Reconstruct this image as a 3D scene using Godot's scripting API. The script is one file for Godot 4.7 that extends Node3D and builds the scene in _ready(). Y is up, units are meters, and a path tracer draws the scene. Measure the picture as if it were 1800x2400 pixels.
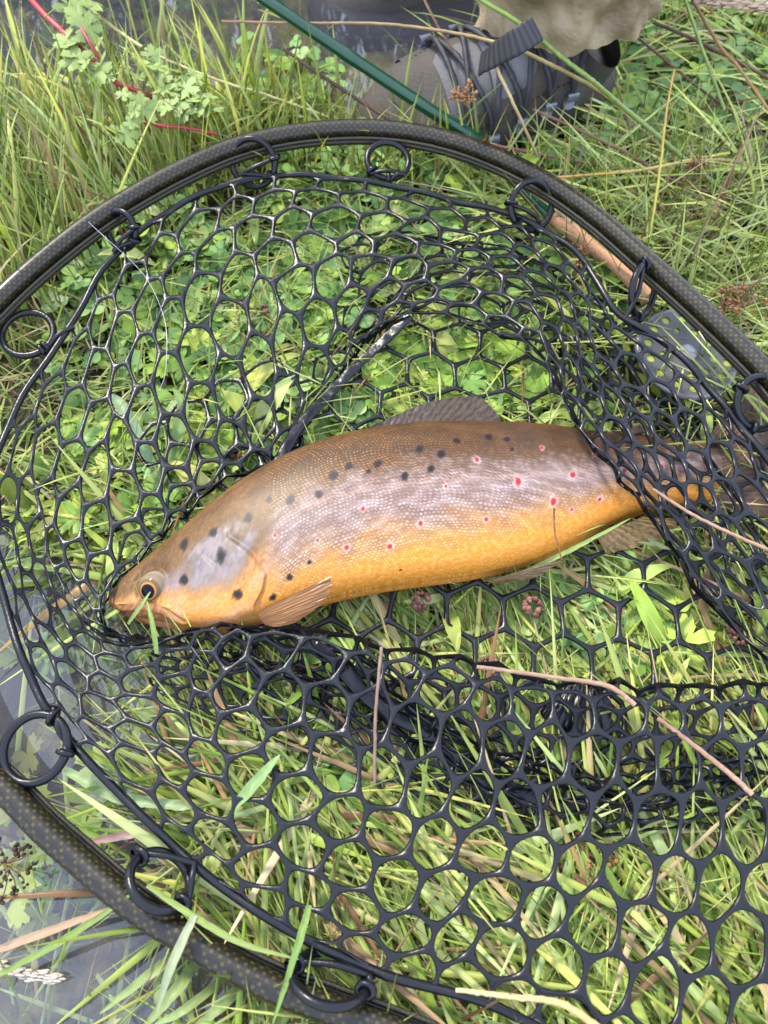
extends Node3D
# A brown trout in a rubber-mesh landing net on a wet, grassy bank. Units are metres, y is up.

# ------------------------------------------------------------------ mesh helpers
class Shape:
	var v := PackedVector3Array()
	var n := PackedVector3Array()
	var uv := PackedVector2Array()
	var c := PackedColorArray()
	var ix := PackedInt32Array()

	func vert(p: Vector3, nn: Vector3, cc: Color, u := Vector2.ZERO) -> int:
		v.append(p); n.append(nn); c.append(cc); uv.append(u)
		return v.size() - 1

	func tri(a: int, b: int, d: int) -> void:      # wound clockwise as seen from the side its normals point to
		var g := (v[b] - v[a]).cross(v[d] - v[a])
		if g.dot(n[a] + n[b] + n[d]) > 0.0:
			ix.append(a); ix.append(d); ix.append(b)
		else:
			ix.append(a); ix.append(b); ix.append(d)

	# rows of points; normals from neighbours; out = a point that the surface faces away from (or INF: up)
	func grid(rows: Array, cols: Array, closed := false, flip := false, uvs := []) -> void:
		var m := rows.size()
		var k: int = rows[0].size()
		var at := v.size()
		for i in m:
			for j in k:
				var l: Vector3 = rows[i][(j - 1 + k) % k] if closed else rows[i][maxi(j - 1, 0)]
				var r: Vector3 = rows[i][(j + 1) % k] if closed else rows[i][mini(j + 1, k - 1)]
				var d: Vector3 = rows[maxi(i - 1, 0)][j]
				var u: Vector3 = rows[mini(i + 1, m - 1)][j]
				var nn := (r - l).cross(u - d)
				if nn.length_squared() < 1e-20:
					var i2 := clampi(i, 1, m - 2)
					nn = ((rows[i2][(j + 1) % k] as Vector3) - (rows[i2][(j - 1 + k) % k] as Vector3)).cross(u - d)
				nn = nn.normalized()
				vert(rows[i][j], -nn if flip else nn, cols[i] if cols.size() == m else (cols[i * k + j] if cols.size() == m * k else cols[0]), uvs[i * k + j] if uvs.size() else Vector2(float(j) / maxi(k - 1, 1), float(i) / maxi(m - 1, 1)))
		var kk := k if closed else k - 1
		for i in m - 1:
			for j in kk:
				var a := at + i * k + j
				var b := at + i * k + (j + 1) % k
				var e := a + k
				var f := b + k
				if flip:
					ix.append_array([a, b, e, b, f, e])
				else:
					ix.append_array([a, e, b, b, e, f])

	func tube(path: Array, radii: Array, sides: int, col: Array, caps := true, vscale := 1.0) -> void:
		var m := path.size()
		var rows := []
		var uvs := []
		var t0: Vector3 = (path[1] - path[0]).normalized()
		var side := t0.cross(Vector3.UP if absf(t0.y) < 0.9 else Vector3.RIGHT).normalized()
		var along := 0.0
		for i in m:
			var t: Vector3 = (path[mini(i + 1, m - 1)] - path[maxi(i - 1, 0)]).normalized()
			side = (side - t * side.dot(t)).normalized()
			var bi := side.cross(t)
			var r: float = radii[i] if radii.size() == m else radii[0]
			if i > 0:
				along += path[i].distance_to(path[i - 1])
			var row := PackedVector3Array()
			for j in sides:
				var a := TAU * j / sides
				row.append(path[i] + (side * cos(a) + bi * sin(a)) * r)
				uvs.append(Vector2(float(j) / sides, along * vscale))
			rows.append(row)
		var before := v.size()
		grid(rows, col, true, false, uvs)
		# make the normals face outward
		var flip_it: bool = n[before].dot(v[before] - path[0]) < 0.0
		if flip_it:
			for i in range(before, n.size()):
				n[i] = -n[i]
			var first := ix.size() - (m - 1) * sides * 6
			for q in range(first, ix.size(), 3):
				var s := ix[q]
				ix[q] = ix[q + 1]
				ix[q + 1] = s
		if caps:
			for e in [0, m - 1]:
				var nn: Vector3 = (path[0] - path[1]).normalized() if e == 0 else (path[m - 1] - path[m - 2]).normalized()
				var cc: Color = col[e] if col.size() == m else col[0]
				var mid := vert(path[e], nn, cc)
				var ring := []
				for j in sides:
					ring.append(vert(rows[e][j], nn, cc))
				for j in sides:
					tri(mid, ring[j], ring[(j + 1) % sides])

	# a flat-ish leaf from its outline, raised or sunk along its middle
	func leaf(outline: Array, centre: Vector3, col: Color, col_mid: Color, ring := 0.55, lift := 0.0) -> void:
		var k := outline.size()
		var mid := vert(centre, Vector3.UP, col_mid)
		var a := []
		var b := []
		for j in k:
			var p: Vector3 = outline[j]
			a.append(vert(centre.lerp(p, ring) + Vector3(0, lift * (1.0 if j % 2 else 0.4), 0), Vector3.UP, col_mid.lerp(col, 0.5)))
		for j in k:
			b.append(vert(outline[j], Vector3.UP, col))
		for j in k:
			var q := (j + 1) % k
			tri(mid, a[j], a[q])
			tri(a[j], b[j], b[q])
			tri(a[j], b[q], a[q])
		for j in k:
			var q2 := (j + 1) % k
			var p2 := (j - 1 + k) % k
			for w in [a, b]:
				var e1: Vector3 = v[w[q2]] - v[w[p2]]
				var e2: Vector3 = v[w[j]] - v[mid]
				var nn := e1.cross(e2).normalized()
				if nn.y < 0.0:
					nn = -nn
				n[w[j]] = (nn + Vector3(0, 0.3, 0)).normalized()

	func ball(at: Vector3, r: float, col: Color, rings := 6, sides := 8, squash := Vector3.ONE) -> void:
		var rows := []
		for i in rings + 1:
			var ph := PI * i / rings
			var row := PackedVector3Array()
			for j in sides:
				var a := TAU * j / sides
				row.append(at + Vector3(sin(ph) * cos(a), cos(ph), sin(ph) * sin(a)) * r * squash)
			rows.append(row)
		var before := v.size()
		grid(rows, [col], true, false)
		for i in range(before, v.size()):
			n[i] = ((v[i] - at) / (squash * squash)).normalized()

	func mesh() -> ArrayMesh:
		var arr := []
		arr.resize(Mesh.ARRAY_MAX)
		arr[Mesh.ARRAY_VERTEX] = v
		arr[Mesh.ARRAY_NORMAL] = n
		arr[Mesh.ARRAY_TEX_UV] = uv
		arr[Mesh.ARRAY_COLOR] = c
		arr[Mesh.ARRAY_INDEX] = ix
		var m := ArrayMesh.new()
		m.add_surface_from_arrays(Mesh.PRIMITIVE_TRIANGLES, arr)
		return m

var rng := RandomNumberGenerator.new()
var noise := FastNoiseLite.new()
var fine := FastNoiseLite.new()
var taken := {}

func numbered(called: String) -> String:
	taken[called] = taken.get(called, 0) + 1
	return called if taken[called] == 1 else "%s_%03d" % [called, taken[called] - 1]

func obj(called: String, sh: Shape, m: Material, parent: Node = self) -> MeshInstance3D:
	var o := MeshInstance3D.new()
	o.mesh = sh.mesh()
	o.material_override = m
	if parent == self:
		o.name = numbered(called)
	else:
		var k := 0
		var called2 := called
		while parent.has_node(called2):
			k += 1
			called2 = "%s_%03d" % [called, k]
		o.name = called2
	parent.add_child(o, true)
	return o

func thing(called: String, label: String, category: String, group := "") -> Node3D:
	var o := Node3D.new()
	o.name = numbered(called)
	add_child(o, true)
	return tag(o, label, category, group)

func tag(o: Node3D, label: String, category: String, group := "", kind := "") -> Node3D:
	if label: o.set_meta("label", label)
	if category: o.set_meta("category", category)
	if group: o.set_meta("group", group)
	if kind: o.set_meta("kind", kind)
	return o

func lin(r: float, g: float, b: float) -> Color:
	return Color(r, g, b)

func mat(rough := 0.5, spec := 0.5, vertex := true, albedo := Color.WHITE) -> StandardMaterial3D:
	var m := StandardMaterial3D.new()
	m.albedo_color = albedo
	m.vertex_color_use_as_albedo = vertex
	m.roughness = rough
	m.metallic_specular = spec
	m.cull_mode = BaseMaterial3D.CULL_DISABLED
	return m

func leafy(rough := 0.42, through := 0.55) -> StandardMaterial3D:
	var m := mat(rough, 0.24)
	m.backlight_enabled = true
	m.backlight = Color(through, through, through * 0.6)
	return m

func spline(p: Array, count: int) -> Array:
	var out := []
	var k := p.size() - 1
	for q in count:
		var x := float(q) / (count - 1) * k
		var i := mini(int(x), k - 1)
		out.append(cr(p[maxi(i - 1, 0)], p[i], p[i + 1], p[mini(i + 2, k)], x - i))
	return out

func cr(p0, p1, p2, p3, f: float):
	return 0.5 * (2.0 * p1 + (p2 - p0) * f + (2.0 * p0 - 5.0 * p1 + 4.0 * p2 - p3) * f * f + (3.0 * p1 - p0 - 3.0 * p2 + p3) * f * f * f)

func bump_of(f: FastNoiseLite, scale_cm: float, m: StandardMaterial3D, tile: float, size := 256) -> void:
	var t := NoiseTexture2D.new()
	t.width = size
	t.height = size
	t.seamless = true
	t.noise = f
	m.heightmap_enabled = true
	m.heightmap_texture = t
	m.heightmap_scale = scale_cm
	m.uv1_triplanar = true
	m.uv1_world_triplanar = true
	m.uv1_scale = Vector3.ONE * tile

func made_noise(freq: float, sd: int, oct := 4, kind := FastNoiseLite.TYPE_SIMPLEX_SMOOTH) -> FastNoiseLite:
	var f := FastNoiseLite.new()
	f.seed = sd
	f.frequency = freq
	f.noise_type = kind
	f.fractal_octaves = oct
	return f

# ------------------------------------------------------------------ the lie of the land
const WATER_LEVEL := -0.003
# centre x, centre z, radius: where the bank falls below the water
var pools: Array = []

func wet(x: float, z: float) -> float:      # 0 on land, 1 in the pool
	var w := 0.0
	for p in pools:
		var d: float = Vector2(x, z).distance_to(p[0]) / p[1]
		w = maxf(w, 1.0 - smoothstep(0.72, 1.05, d + 0.13 * noise.get_noise_2d(x * 900.0, z * 900.0)))
	return w

func land(x: float, z: float) -> float:
	return 0.003 + 0.004 * noise.get_noise_2d(x * 500.0, z * 500.0) + 0.002 * fine.get_noise_2d(x * 3000.0, z * 3000.0) - 0.045 * wet(x, z)

# ------------------------------------------------------------------ the scene
func _ready() -> void:
	rng.seed = 20240
	noise = made_noise(0.01, 5, 3)
	fine = made_noise(0.01, 9, 3)
	view_and_light()
	pools = [[Vector2(0.0724, -0.6001), 0.05], [Vector2(0.1331, -0.6062), 0.05], [Vector2(-0.3584, -0.7485), 0.14], [Vector2(-0.2734, -0.6706), 0.05], [Vector2(-0.0758, -0.7635), 0.13], [Vector2(-0.1177, -0.7264), 0.09], [Vector2(0.0087, -0.6842), 0.1], [Vector2(-0.3775, -0.5304), 0.05], [Vector2(-0.2543, -0.1157), 0.12], [Vector2(-0.2086, -0.1375), 0.055], [Vector2(-0.1618, -0.0199), 0.075], [Vector2(-0.1988, -0.0465), 0.09], [Vector2(-0.1595, 0.0493), 0.1],
		[Vector2(-0.1335, -0.1238), 0.05], [Vector2(-0.1014, -0.1238), 0.035], [Vector2(0.2726, -0.6639), 0.06], [Vector2(0.3103, -0.625), 0.05], [Vector2(0.0792, -0.8266), 0.12], [Vector2(-0.2318, -1.0933), 0.45], [Vector2(-0.4721, -0.271), 0.2], [Vector2(-0.2808, -0.0199), 0.2], [Vector2(0.088, -1.0087), 0.3]]
	ground_and_water()
	landing_net()
	trout()
	person()
	fishing_rod()
	plants()

func view_and_light() -> void:
	var cam := Camera3D.new()
	cam.name = "camera"
	cam.position = Vector3(0, 0.44, 0)
	cam.rotation_degrees = Vector3(-62, 0, 0)
	cam.near = 0.05
	cam.far = 200.0
	cam.fov = 67.0
	var lens := CameraAttributesPhysical.new()
	lens.frustum_focal_length = 18.13
	lens.frustum_focus_distance = 0.45
	lens.frustum_near = 0.05
	lens.frustum_far = 200.0
	lens.exposure_aperture = 7.0
	cam.attributes = lens
	add_child(cam)
	cam.current = true
	var env := Environment.new()
	env.background_mode = Environment.BG_SKY
	var sky := Sky.new()
	var ps := ProceduralSkyMaterial.new()
	ps.sky_top_color = Color(0.80, 0.85, 0.97)
	ps.sky_horizon_color = Color(0.90, 0.92, 0.96)
	ps.sky_curve = 0.2
	ps.ground_bottom_color = Color(0.25, 0.28, 0.2)
	ps.ground_horizon_color = Color(0.5, 0.53, 0.5)
	ps.sky_energy_multiplier = 1.08
	sky.sky_material = ps
	env.sky = sky
	env.tonemap_mode = Environment.TONE_MAPPER_LINEAR
	env.tonemap_exposure = 3.55
	env.sdfgi_enabled = true
	env.ssao_enabled = true
	env.ssil_enabled = true
	var we := WorldEnvironment.new()
	we.name = "world"
	we.environment = env
	add_child(we)
	var sun := DirectionalLight3D.new()
	sun.name = "sun"
	sun.light_color = Color(1.0, 0.965, 0.9)
	sun.light_energy = 0.72
	sun.light_angular_distance = 9.0
	sun.shadow_enabled = true
	add_child(sun)
	sun.look_at_from_position(Vector3(-0.55, 1.0, -0.75), Vector3.ZERO, Vector3.UP)

func ground_and_water() -> void:
	var xs := []
	var q := -0.62
	for e in [-40.0, -12.0, -4.0, -1.6, -0.9]: xs.append(e)
	while q < 0.72:
		xs.append(q); q += 0.006
	for e in [1.0, 1.8, 4.0, 12.0, 40.0]: xs.append(e)
	var zs := []
	for e in [-60.0, -18.0, -6.0, -2.6, -1.6]: zs.append(e)
	q = -1.2
	while q < 0.24:
		zs.append(q); q += 0.006
	for e in [0.5, 1.2, 3.0, 10.0, 40.0]: zs.append(e)
	var rows := []
	var cols := []
	for z in zs:
		var row := PackedVector3Array()
		for x in xs:
			row.append(Vector3(x, land(x, z), z))
			var t := 0.5 + 0.5 * fine.get_noise_2d(x * 1500.0, z * 1500.0)
			var soil := lin(0.02, 0.014, 0.008).lerp(lin(0.021, 0.025, 0.007), t)
			var weed := lin(0.021, 0.018, 0.01).lerp(lin(0.084, 0.073, 0.014), smoothstep(0.35, 0.75, t))
			if z < -0.45 and x > -0.2: weed = lin(0.07, 0.06, 0.015).lerp(lin(0.20, 0.165, 0.025), smoothstep(0.25, 0.7, t))
			cols.append(soil.lerp(weed, wet(x, z)))
		rows.append(row)
	var sh := Shape.new()
	sh.grid(rows, cols, false, true)
	var gm := mat(0.8, 0.4)
	bump_of(made_noise(0.02, 3, 5), 0.3, gm, 14.0)
	var g := obj("ground", sh, gm)
	tag(g, "dark wet soil of the bank and olive bed of the shallows", "ground", "", "structure")
	# the still water: one sheet
	var w := Shape.new()
	var wr := []
	for z in [-60.0, -2.0, -1.0, -0.5, 0.0, 0.5, 40.0]:
		var row := PackedVector3Array()
		for x in [-40.0, -1.0, -0.4, 0.0, 0.4, 1.0, 40.0]:
			row.append(Vector3(x, WATER_LEVEL, z))
		wr.append(row)
	w.grid(wr, [Color.WHITE], false, true)
	var wm := mat(0.02, 0.5, false, Color(0.34, 0.34, 0.37, 0.28))
	wm.transparency = BaseMaterial3D.TRANSPARENCY_ALPHA
	var wn := made_noise(0.012, 8, 2)
	bump_of(wn, 0.04, wm, 5.0)
	tag(obj("water", w, wm), "still shallow water reflecting the pale sky", "water", "", "structure")

# ------------------------------------------------------------------ landing net
# each column of the bag: rim, wall, fold, under-layer, end on the ground
var BAG := [
	[Vector3(0.2621, 0.05, -0.1717), Vector3(0.2345, 0.05, -0.1448), Vector3(0.2028, 0.034, -0.1269), Vector3(0.2368, 0.027, -0.1291), Vector3(0.252, 0.021, -0.1363)],
	[Vector3(0.2274, 0.05, -0.2421), Vector3(0.2001, 0.054, -0.1982), Vector3(0.1733, 0.04, -0.1676), Vector3(0.2038, 0.027, -0.1645), Vector3(0.2364, 0.021, -0.1785)],
	[Vector3(0.2091, 0.05, -0.2824), Vector3(0.177, 0.058, -0.2353), Vector3(0.1511, 0.052, -0.2045), Vector3(0.1783, 0.04, -0.2084), Vector3(0.2131, 0.034, -0.2209)],
	[Vector3(0.1859, 0.05, -0.326), Vector3(0.1513, 0.058, -0.2779), Vector3(0.1284, 0.059, -0.2347), Vector3(0.1592, 0.046, -0.2525), Vector3(0.2017, 0.021, -0.2828)],
	[Vector3(0.1536, 0.05, -0.3589), Vector3(0.1297, 0.055, -0.3122), Vector3(0.1133, 0.054, -0.2706), Vector3(0.1489, 0.034, -0.2954), Vector3(0.1858, 0.021, -0.3318)],
	[Vector3(0.1337, 0.05, -0.4118), Vector3(0.1134, 0.054, -0.3633), Vector3(0.0978, 0.05, -0.32), Vector3(0.1283, 0.027, -0.3632), Vector3(0.1535, 0.021, -0.3988)],
	[Vector3(0.0931, 0.05, -0.4484), Vector3(0.0791, 0.052, -0.3945), Vector3(0.062, 0.042, -0.3521), Vector3(0.0829, 0.027, -0.4019), Vector3(0.0972, 0.021, -0.4448)],
	[Vector3(0.0589, 0.05, -0.4604), Vector3(0.0415, 0.052, -0.4031), Vector3(0.0221, 0.04, -0.364), Vector3(0.0402, 0.027, -0.4108), Vector3(0.0543, 0.021, -0.4545)],
	[Vector3(0.0036, 0.05, -0.48), Vector3(-0.0063, 0.05, -0.414), Vector3(-0.0124, 0.03, -0.3484), Vector3(0.0002, 0.027, -0.3931), Vector3(0.0107, 0.021, -0.4643)],
	[Vector3(-0.0618, 0.05, -0.491), Vector3(-0.0612, 0.046, -0.4094), Vector3(-0.0396, 0.026, -0.3087), Vector3(-0.0352, 0.027, -0.3674), Vector3(-0.0449, 0.021, -0.4448)],
	[Vector3(-0.1131, 0.048, -0.4849), Vector3(-0.1051, 0.042, -0.3873), Vector3(-0.0637, 0.026, -0.2636), Vector3(-0.0712, 0.027, -0.3271), Vector3(-0.0899, 0.021, -0.3988)],
	[Vector3(-0.16, 0.048, -0.4507), Vector3(-0.1382, 0.042, -0.3461), Vector3(-0.0948, 0.026, -0.2449), Vector3(-0.1145, 0.027, -0.2968), Vector3(-0.1391, 0.021, -0.3643)],
	[Vector3(-0.1914, 0.048, -0.4029), Vector3(-0.1603, 0.04, -0.3056), Vector3(-0.1204, 0.026, -0.2189), Vector3(-0.1466, 0.027, -0.2681), Vector3(-0.176, 0.021, -0.3318)],
	[Vector3(-0.2078, 0.046, -0.3473), Vector3(-0.1791, 0.036, -0.2692), Vector3(-0.1392, 0.026, -0.1941), Vector3(-0.1652, 0.027, -0.2377), Vector3(-0.1913, 0.021, -0.2937)],
	[Vector3(-0.2283, 0.045, -0.2863), Vector3(-0.1969, 0.034, -0.224), Vector3(-0.1594, 0.026, -0.1649), Vector3(-0.1706, 0.027, -0.1877), Vector3(-0.1905, 0.021, -0.2247)],
	[Vector3(-0.232, 0.045, -0.218), Vector3(-0.1989, 0.03, -0.1863), Vector3(-0.1589, 0.026, -0.1495), Vector3(-0.1553, 0.027, -0.1451), Vector3(-0.1505, 0.021, -0.1363)],
	[Vector3(-0.2066, 0.045, -0.1546), Vector3(-0.18, 0.032, -0.1487), Vector3(-0.1484, 0.026, -0.1406), Vector3(-0.1407, 0.027, -0.1344), Vector3(-0.1355, 0.021, -0.1231)],
	[Vector3(-0.1839, 0.045, -0.1133), Vector3(-0.1587, 0.036, -0.1237), Vector3(-0.1246, 0.04, -0.1358), Vector3(-0.1268, 0.027, -0.1265), Vector3(-0.1235, 0.021, -0.1102)],
	[Vector3(-0.1668, 0.043, -0.0902), Vector3(-0.1379, 0.038, -0.1057), Vector3(-0.1061, 0.046, -0.1384), Vector3(-0.1061, 0.027, -0.1239), Vector3(-0.1075, 0.021, -0.1026)],
	[Vector3(-0.1433, 0.042, -0.0679), Vector3(-0.1142, 0.04, -0.0956), Vector3(-0.0891, 0.046, -0.141), Vector3(-0.0907, 0.027, -0.1213), Vector3(-0.0917, 0.021, -0.0952)],
	[Vector3(-0.1089, 0.04, -0.0394), Vector3(-0.0873, 0.045, -0.0761), Vector3(-0.0667, 0.046, -0.1405), Vector3(-0.0676, 0.027, -0.1162), Vector3(-0.0661, 0.021, -0.0855)],
	[Vector3(-0.0776, 0.04, -0.0163), Vector3(-0.0517, 0.046, -0.0605), Vector3(-0.0294, 0.046, -0.1353), Vector3(-0.0284, 0.027, -0.1061), Vector3(-0.024, 0.021, -0.0713)],
	[Vector3(-0.0398, 0.04, 0.0045), Vector3(-0.0132, 0.046, -0.0478), Vector3(0.0074, 0.046, -0.1262), Vector3(0.0075, 0.027, -0.0938), Vector3(0.012, 0.021, -0.0576)],
	[Vector3(0.0001, 0.04, 0.0201), Vector3(0.0263, 0.046, -0.0355), Vector3(0.0484, 0.046, -0.1189), Vector3(0.0485, 0.027, -0.0843), Vector3(0.0495, 0.021, -0.0487)],
	[Vector3(0.0437, 0.04, 0.0304), Vector3(0.0696, 0.046, -0.0315), Vector3(0.0885, 0.046, -0.1091), Vector3(0.0867, 0.027, -0.0795), Vector3(0.0847, 0.021, -0.0487)],
	[Vector3(0.0834, 0.04, 0.0465), Vector3(0.1124, 0.046, -0.0275), Vector3(0.1287, 0.046, -0.1067), Vector3(0.1276, 0.027, -0.0795), Vector3(0.1227, 0.021, -0.0509)],
	[Vector3(0.1308, 0.04, 0.0578), Vector3(0.1561, 0.046, -0.0197), Vector3(0.174, 0.046, -0.1067), Vector3(0.1709, 0.027, -0.0795), Vector3(0.1632, 0.021, -0.0531)],
	[Vector3(0.1868, 0.04, 0.0672), Vector3(0.2074, 0.046, -0.0197), Vector3(0.2275, 0.046, -0.1108), Vector3(0.2251, 0.027, -0.0843), Vector3(0.2175, 0.021, -0.0621)]]
const CELLS := [1.4, 1.8, 1.8, 1.6, 1.8, 1.8, 1.5, 1.8, 1.9, 1.8, 1.7, 1.6, 1.6, 1.6, 1.7, 1.4, 1.4, 1.2, 1.1, 1.5, 1.5, 1.7, 1.8, 1.95, 1.85, 2.2, 2.6]
var WALL_ROWS := 7.5
var UNDER_ROWS := 6.0
var cell_at := [0.0]

func bag_point(u: float, w: float) -> Vector3:      # u in columns, w in 0 .. 4
	var k := BAG.size() - 1
	u = clampf(u, 0.0, k - 0.0001)
	w = clampf(w, 0.0, 3.9999)
	var i := int(u)
	var j := int(w)
	var ps := []
	for a in [i - 1, i, i + 1, i + 2]:
		var col: Array = BAG[clampi(a, 0, k)]
		ps.append(cr(col[maxi(j - 1, 0)], col[j], col[j + 1], col[mini(j + 2, 4)], w - j))
	return cr(ps[0], ps[1], ps[2], ps[3], u - i)

func bag_at(a: float, b: float) -> Vector3:      # a along the rim in cells, b down the bag in rows
	var i := 0
	while i < cell_at.size() - 2 and a > cell_at[i + 1]:
		i += 1
	var u: float = i + (a - cell_at[i]) / (cell_at[i + 1] - cell_at[i])
	var w := b / WALL_ROWS * 2.0 if b < WALL_ROWS else 2.0 + (b - WALL_ROWS) / UNDER_ROWS * 2.0
	return bag_point(u, w)

var nodes := {}
var base_grid := false
var base_o := Vector3.ZERO
var base_turn := 0.0
var base_size := 0.0

func node_of(a: float, b: float) -> Array:      # where a knot of the mesh lies and which way the sheet faces there
	var key := Vector2i(roundi(a * 2.0), roundi(b * 3.0))
	if nodes.has(key):
		return nodes[key]
	var ja := 0.16 * noise.get_noise_2d(a * 913.0, b * 771.0 + 50.0)
	var jb := 0.16 * noise.get_noise_2d(a * 811.0 + 90.0, b * 977.0)
	var p: Vector3
	var nn: Vector3
	if base_grid:
		var x := (a + ja * 0.5) * base_size
		var y := (b + jb * 0.5) * base_size * 0.866
		p = base_o + Vector3(x, 0, y).rotated(Vector3.UP, base_turn)
		p.y = 0.0215 + 0.004 * noise.get_noise_2d(p.x * 1300.0, p.z * 1300.0)
		nn = Vector3(0.25 * noise.get_noise_2d(a * 700.0, b * 500.0), 1, 0.25 * noise.get_noise_2d(a * 500.0 + 30.0, b * 700.0)).normalized()
	else:
		if b <= 0.001:
			b = 0.0
			jb = 0.0
		p = bag_at(a + ja, maxf(b + jb, 0.0))
		var e := 0.15
		nn = (bag_at(a + e, b) - bag_at(a - e, b)).cross(bag_at(a, b + e) - bag_at(a, maxf(b - e, 0.0))).normalized()
		if nn.y < 0.0 and b < WALL_ROWS - 0.7:
			nn = -nn
		p += nn * 0.0035 * noise.get_noise_2d(a * 1500.0, b * 1700.0)
		p += Vector3(noise.get_noise_2d(a * 1100.0, b * 900.0 + 7.0), 0, noise.get_noise_2d(a * 1000.0 + 71.0, b * 1200.0)) * 0.004
	nodes[key] = [p, nn]
	return nodes[key]

func net_cell(sh: Shape, a: float, b: float, half: float, thick: float, round_by: float) -> void:
	var at := [[0.0, -2.0 / 3.0], [0.5, -1.0 / 3.0], [0.5, 1.0 / 3.0], [0.0, 2.0 / 3.0], [-0.5, 1.0 / 3.0], [-0.5, -1.0 / 3.0]]
	var p := []
	var nn := []
	for q in at:
		var bb: float = b + q[1]
		if not base_grid:
			bb = clampf(bb, 0.0, WALL_ROWS + UNDER_ROWS)
		var k := node_of(a + q[0], bb)
		p.append(k[0]); nn.append(k[1])
	var centre := Vector3.ZERO
	for q in p: centre += q / 6.0
	var rows := [PackedVector3Array(), PackedVector3Array(), PackedVector3Array(), PackedVector3Array(), PackedVector3Array()]
	var norms := [PackedVector3Array(), PackedVector3Array(), PackedVector3Array(), PackedVector3Array(), PackedVector3Array()]
	for k in 6:
		var pm: Vector3 = p[(k + 5) % 6]
		var pc: Vector3 = p[k]
		var pp: Vector3 = p[(k + 1) % 6]
		var m0 := (pm + pc) * 0.5
		var m1 := (pc + pp) * 0.5
		for s in 4:
			var t := s / 4.0
			var border := m0.lerp(pc, t * 2.0) if t < 0.5 else pc.lerp(pp, t - 0.5)
			var soft := m0 * (1 - t) * (1 - t) + pc * 2.0 * t * (1 - t) + m1 * t * t
			var n0: Vector3 = ((nn[(k + 5) % 6] as Vector3) * maxf(0.5 - t, 0.0) + (nn[k] as Vector3) * (1.0 - absf(t - 0.5)) + (nn[(k + 1) % 6] as Vector3) * maxf(t - 0.5, 0.0)).normalized()
			var edge := border.lerp(soft, round_by)
			var to := centre - edge
			var inward := to.normalized()
			edge += inward * minf(half, to.length() * 0.6)
			var dir := edge - border
			for r in 5:
				var th := PI * r / 4.0
				rows[r].append(border + dir * sin(th) + n0 * cos(th) * thick)
				norms[r].append((n0 * cos(th) * dir.length() + inward * sin(th) * thick).normalized())
	var first := sh.v.size()
	for r in 5:
		for j in 24:
			sh.vert(rows[r][j], norms[r][j], Color.WHITE)
	for r in 4:
		for j in 24:
			var c0 := first + r * 24 + j
			var c1 := first + r * 24 + (j + 1) % 24
			sh.tri(c0, c1, c0 + 24)
			sh.tri(c1, c1 + 24, c0 + 24)

func inside(p: Vector2, poly: Array) -> bool:
	return Geometry2D.is_point_in_polygon(p, PackedVector2Array(poly))

var HOOP := [Vector3(0.2745, 0.06, -0.198), Vector3(0.2539, 0.06, -0.2564), Vector3(0.236, 0.06, -0.2981), Vector3(0.224, 0.06, -0.3203), Vector3(0.2019, 0.06, -0.3568), Vector3(0.1776, 0.06, -0.3935), Vector3(0.1516, 0.06, -0.4319), Vector3(0.1229, 0.06, -0.4657), Vector3(0.0917, 0.06, -0.4924), Vector3(0.0588, 0.06, -0.5125), Vector3(0.0246, 0.06, -0.5252), Vector3(-0.0103, 0.06, -0.5305), Vector3(-0.0452, 0.06, -0.5289), Vector3(-0.0797, 0.06, -0.522), Vector3(-0.1132, 0.06, -0.5083), Vector3(-0.1449, 0.06, -0.4864), Vector3(-0.1748, 0.06, -0.4604), Vector3(-0.2026, 0.06, -0.431), Vector3(-0.2278, 0.06, -0.3969), Vector3(-0.2504, 0.06, -0.3596), Vector3(-0.2743, 0.056, -0.3169), Vector3(-0.2881, 0.054, -0.2605), Vector3(-0.2826, 0.052, -0.1934), Vector3(-0.2623, 0.05, -0.1396), Vector3(-0.2287, 0.048, -0.0937), Vector3(-0.2028, 0.046, -0.0703), Vector3(-0.1847, 0.044, -0.0574), Vector3(-0.1639, 0.042, -0.0402), Vector3(-0.1454, 0.04, -0.0268), Vector3(-0.1245, 0.04, -0.0124), Vector3(-0.108, 0.04, -0.0025), Vector3(-0.09, 0.04, 0.0062), Vector3(-0.0681, 0.04, 0.0169), Vector3(-0.0469, 0.04, 0.0257), Vector3(-0.0262, 0.04, 0.0322), Vector3(0.0001, 0.04, 0.0405), Vector3(0.0528, 0.04, 0.0578), Vector3(0.1086, 0.04, 0.0749), Vector3(0.1628, 0.04, 0.0868)]
var floor_poly := [Vector2(-0.0843, -0.2857), Vector2(-0.0605, -0.3084), Vector2(-0.0293, -0.3361), Vector2(0.0069, -0.3696), Vector2(0.0584, -0.3914), Vector2(0.1251, -0.3739), Vector2(0.1852, -0.3281), Vector2(0.241, -0.2857), Vector2(0.3304, -0.271), Vector2(0.2759, -0.0898), Vector2(0.1682, -0.0652), Vector2(0.0428, -0.0652), Vector2(-0.0337, -0.1), Vector2(-0.0931, -0.1211), Vector2(-0.1206, -0.1722), Vector2(-0.1074, -0.236)]
var hoop_poly := PackedVector2Array()

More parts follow.
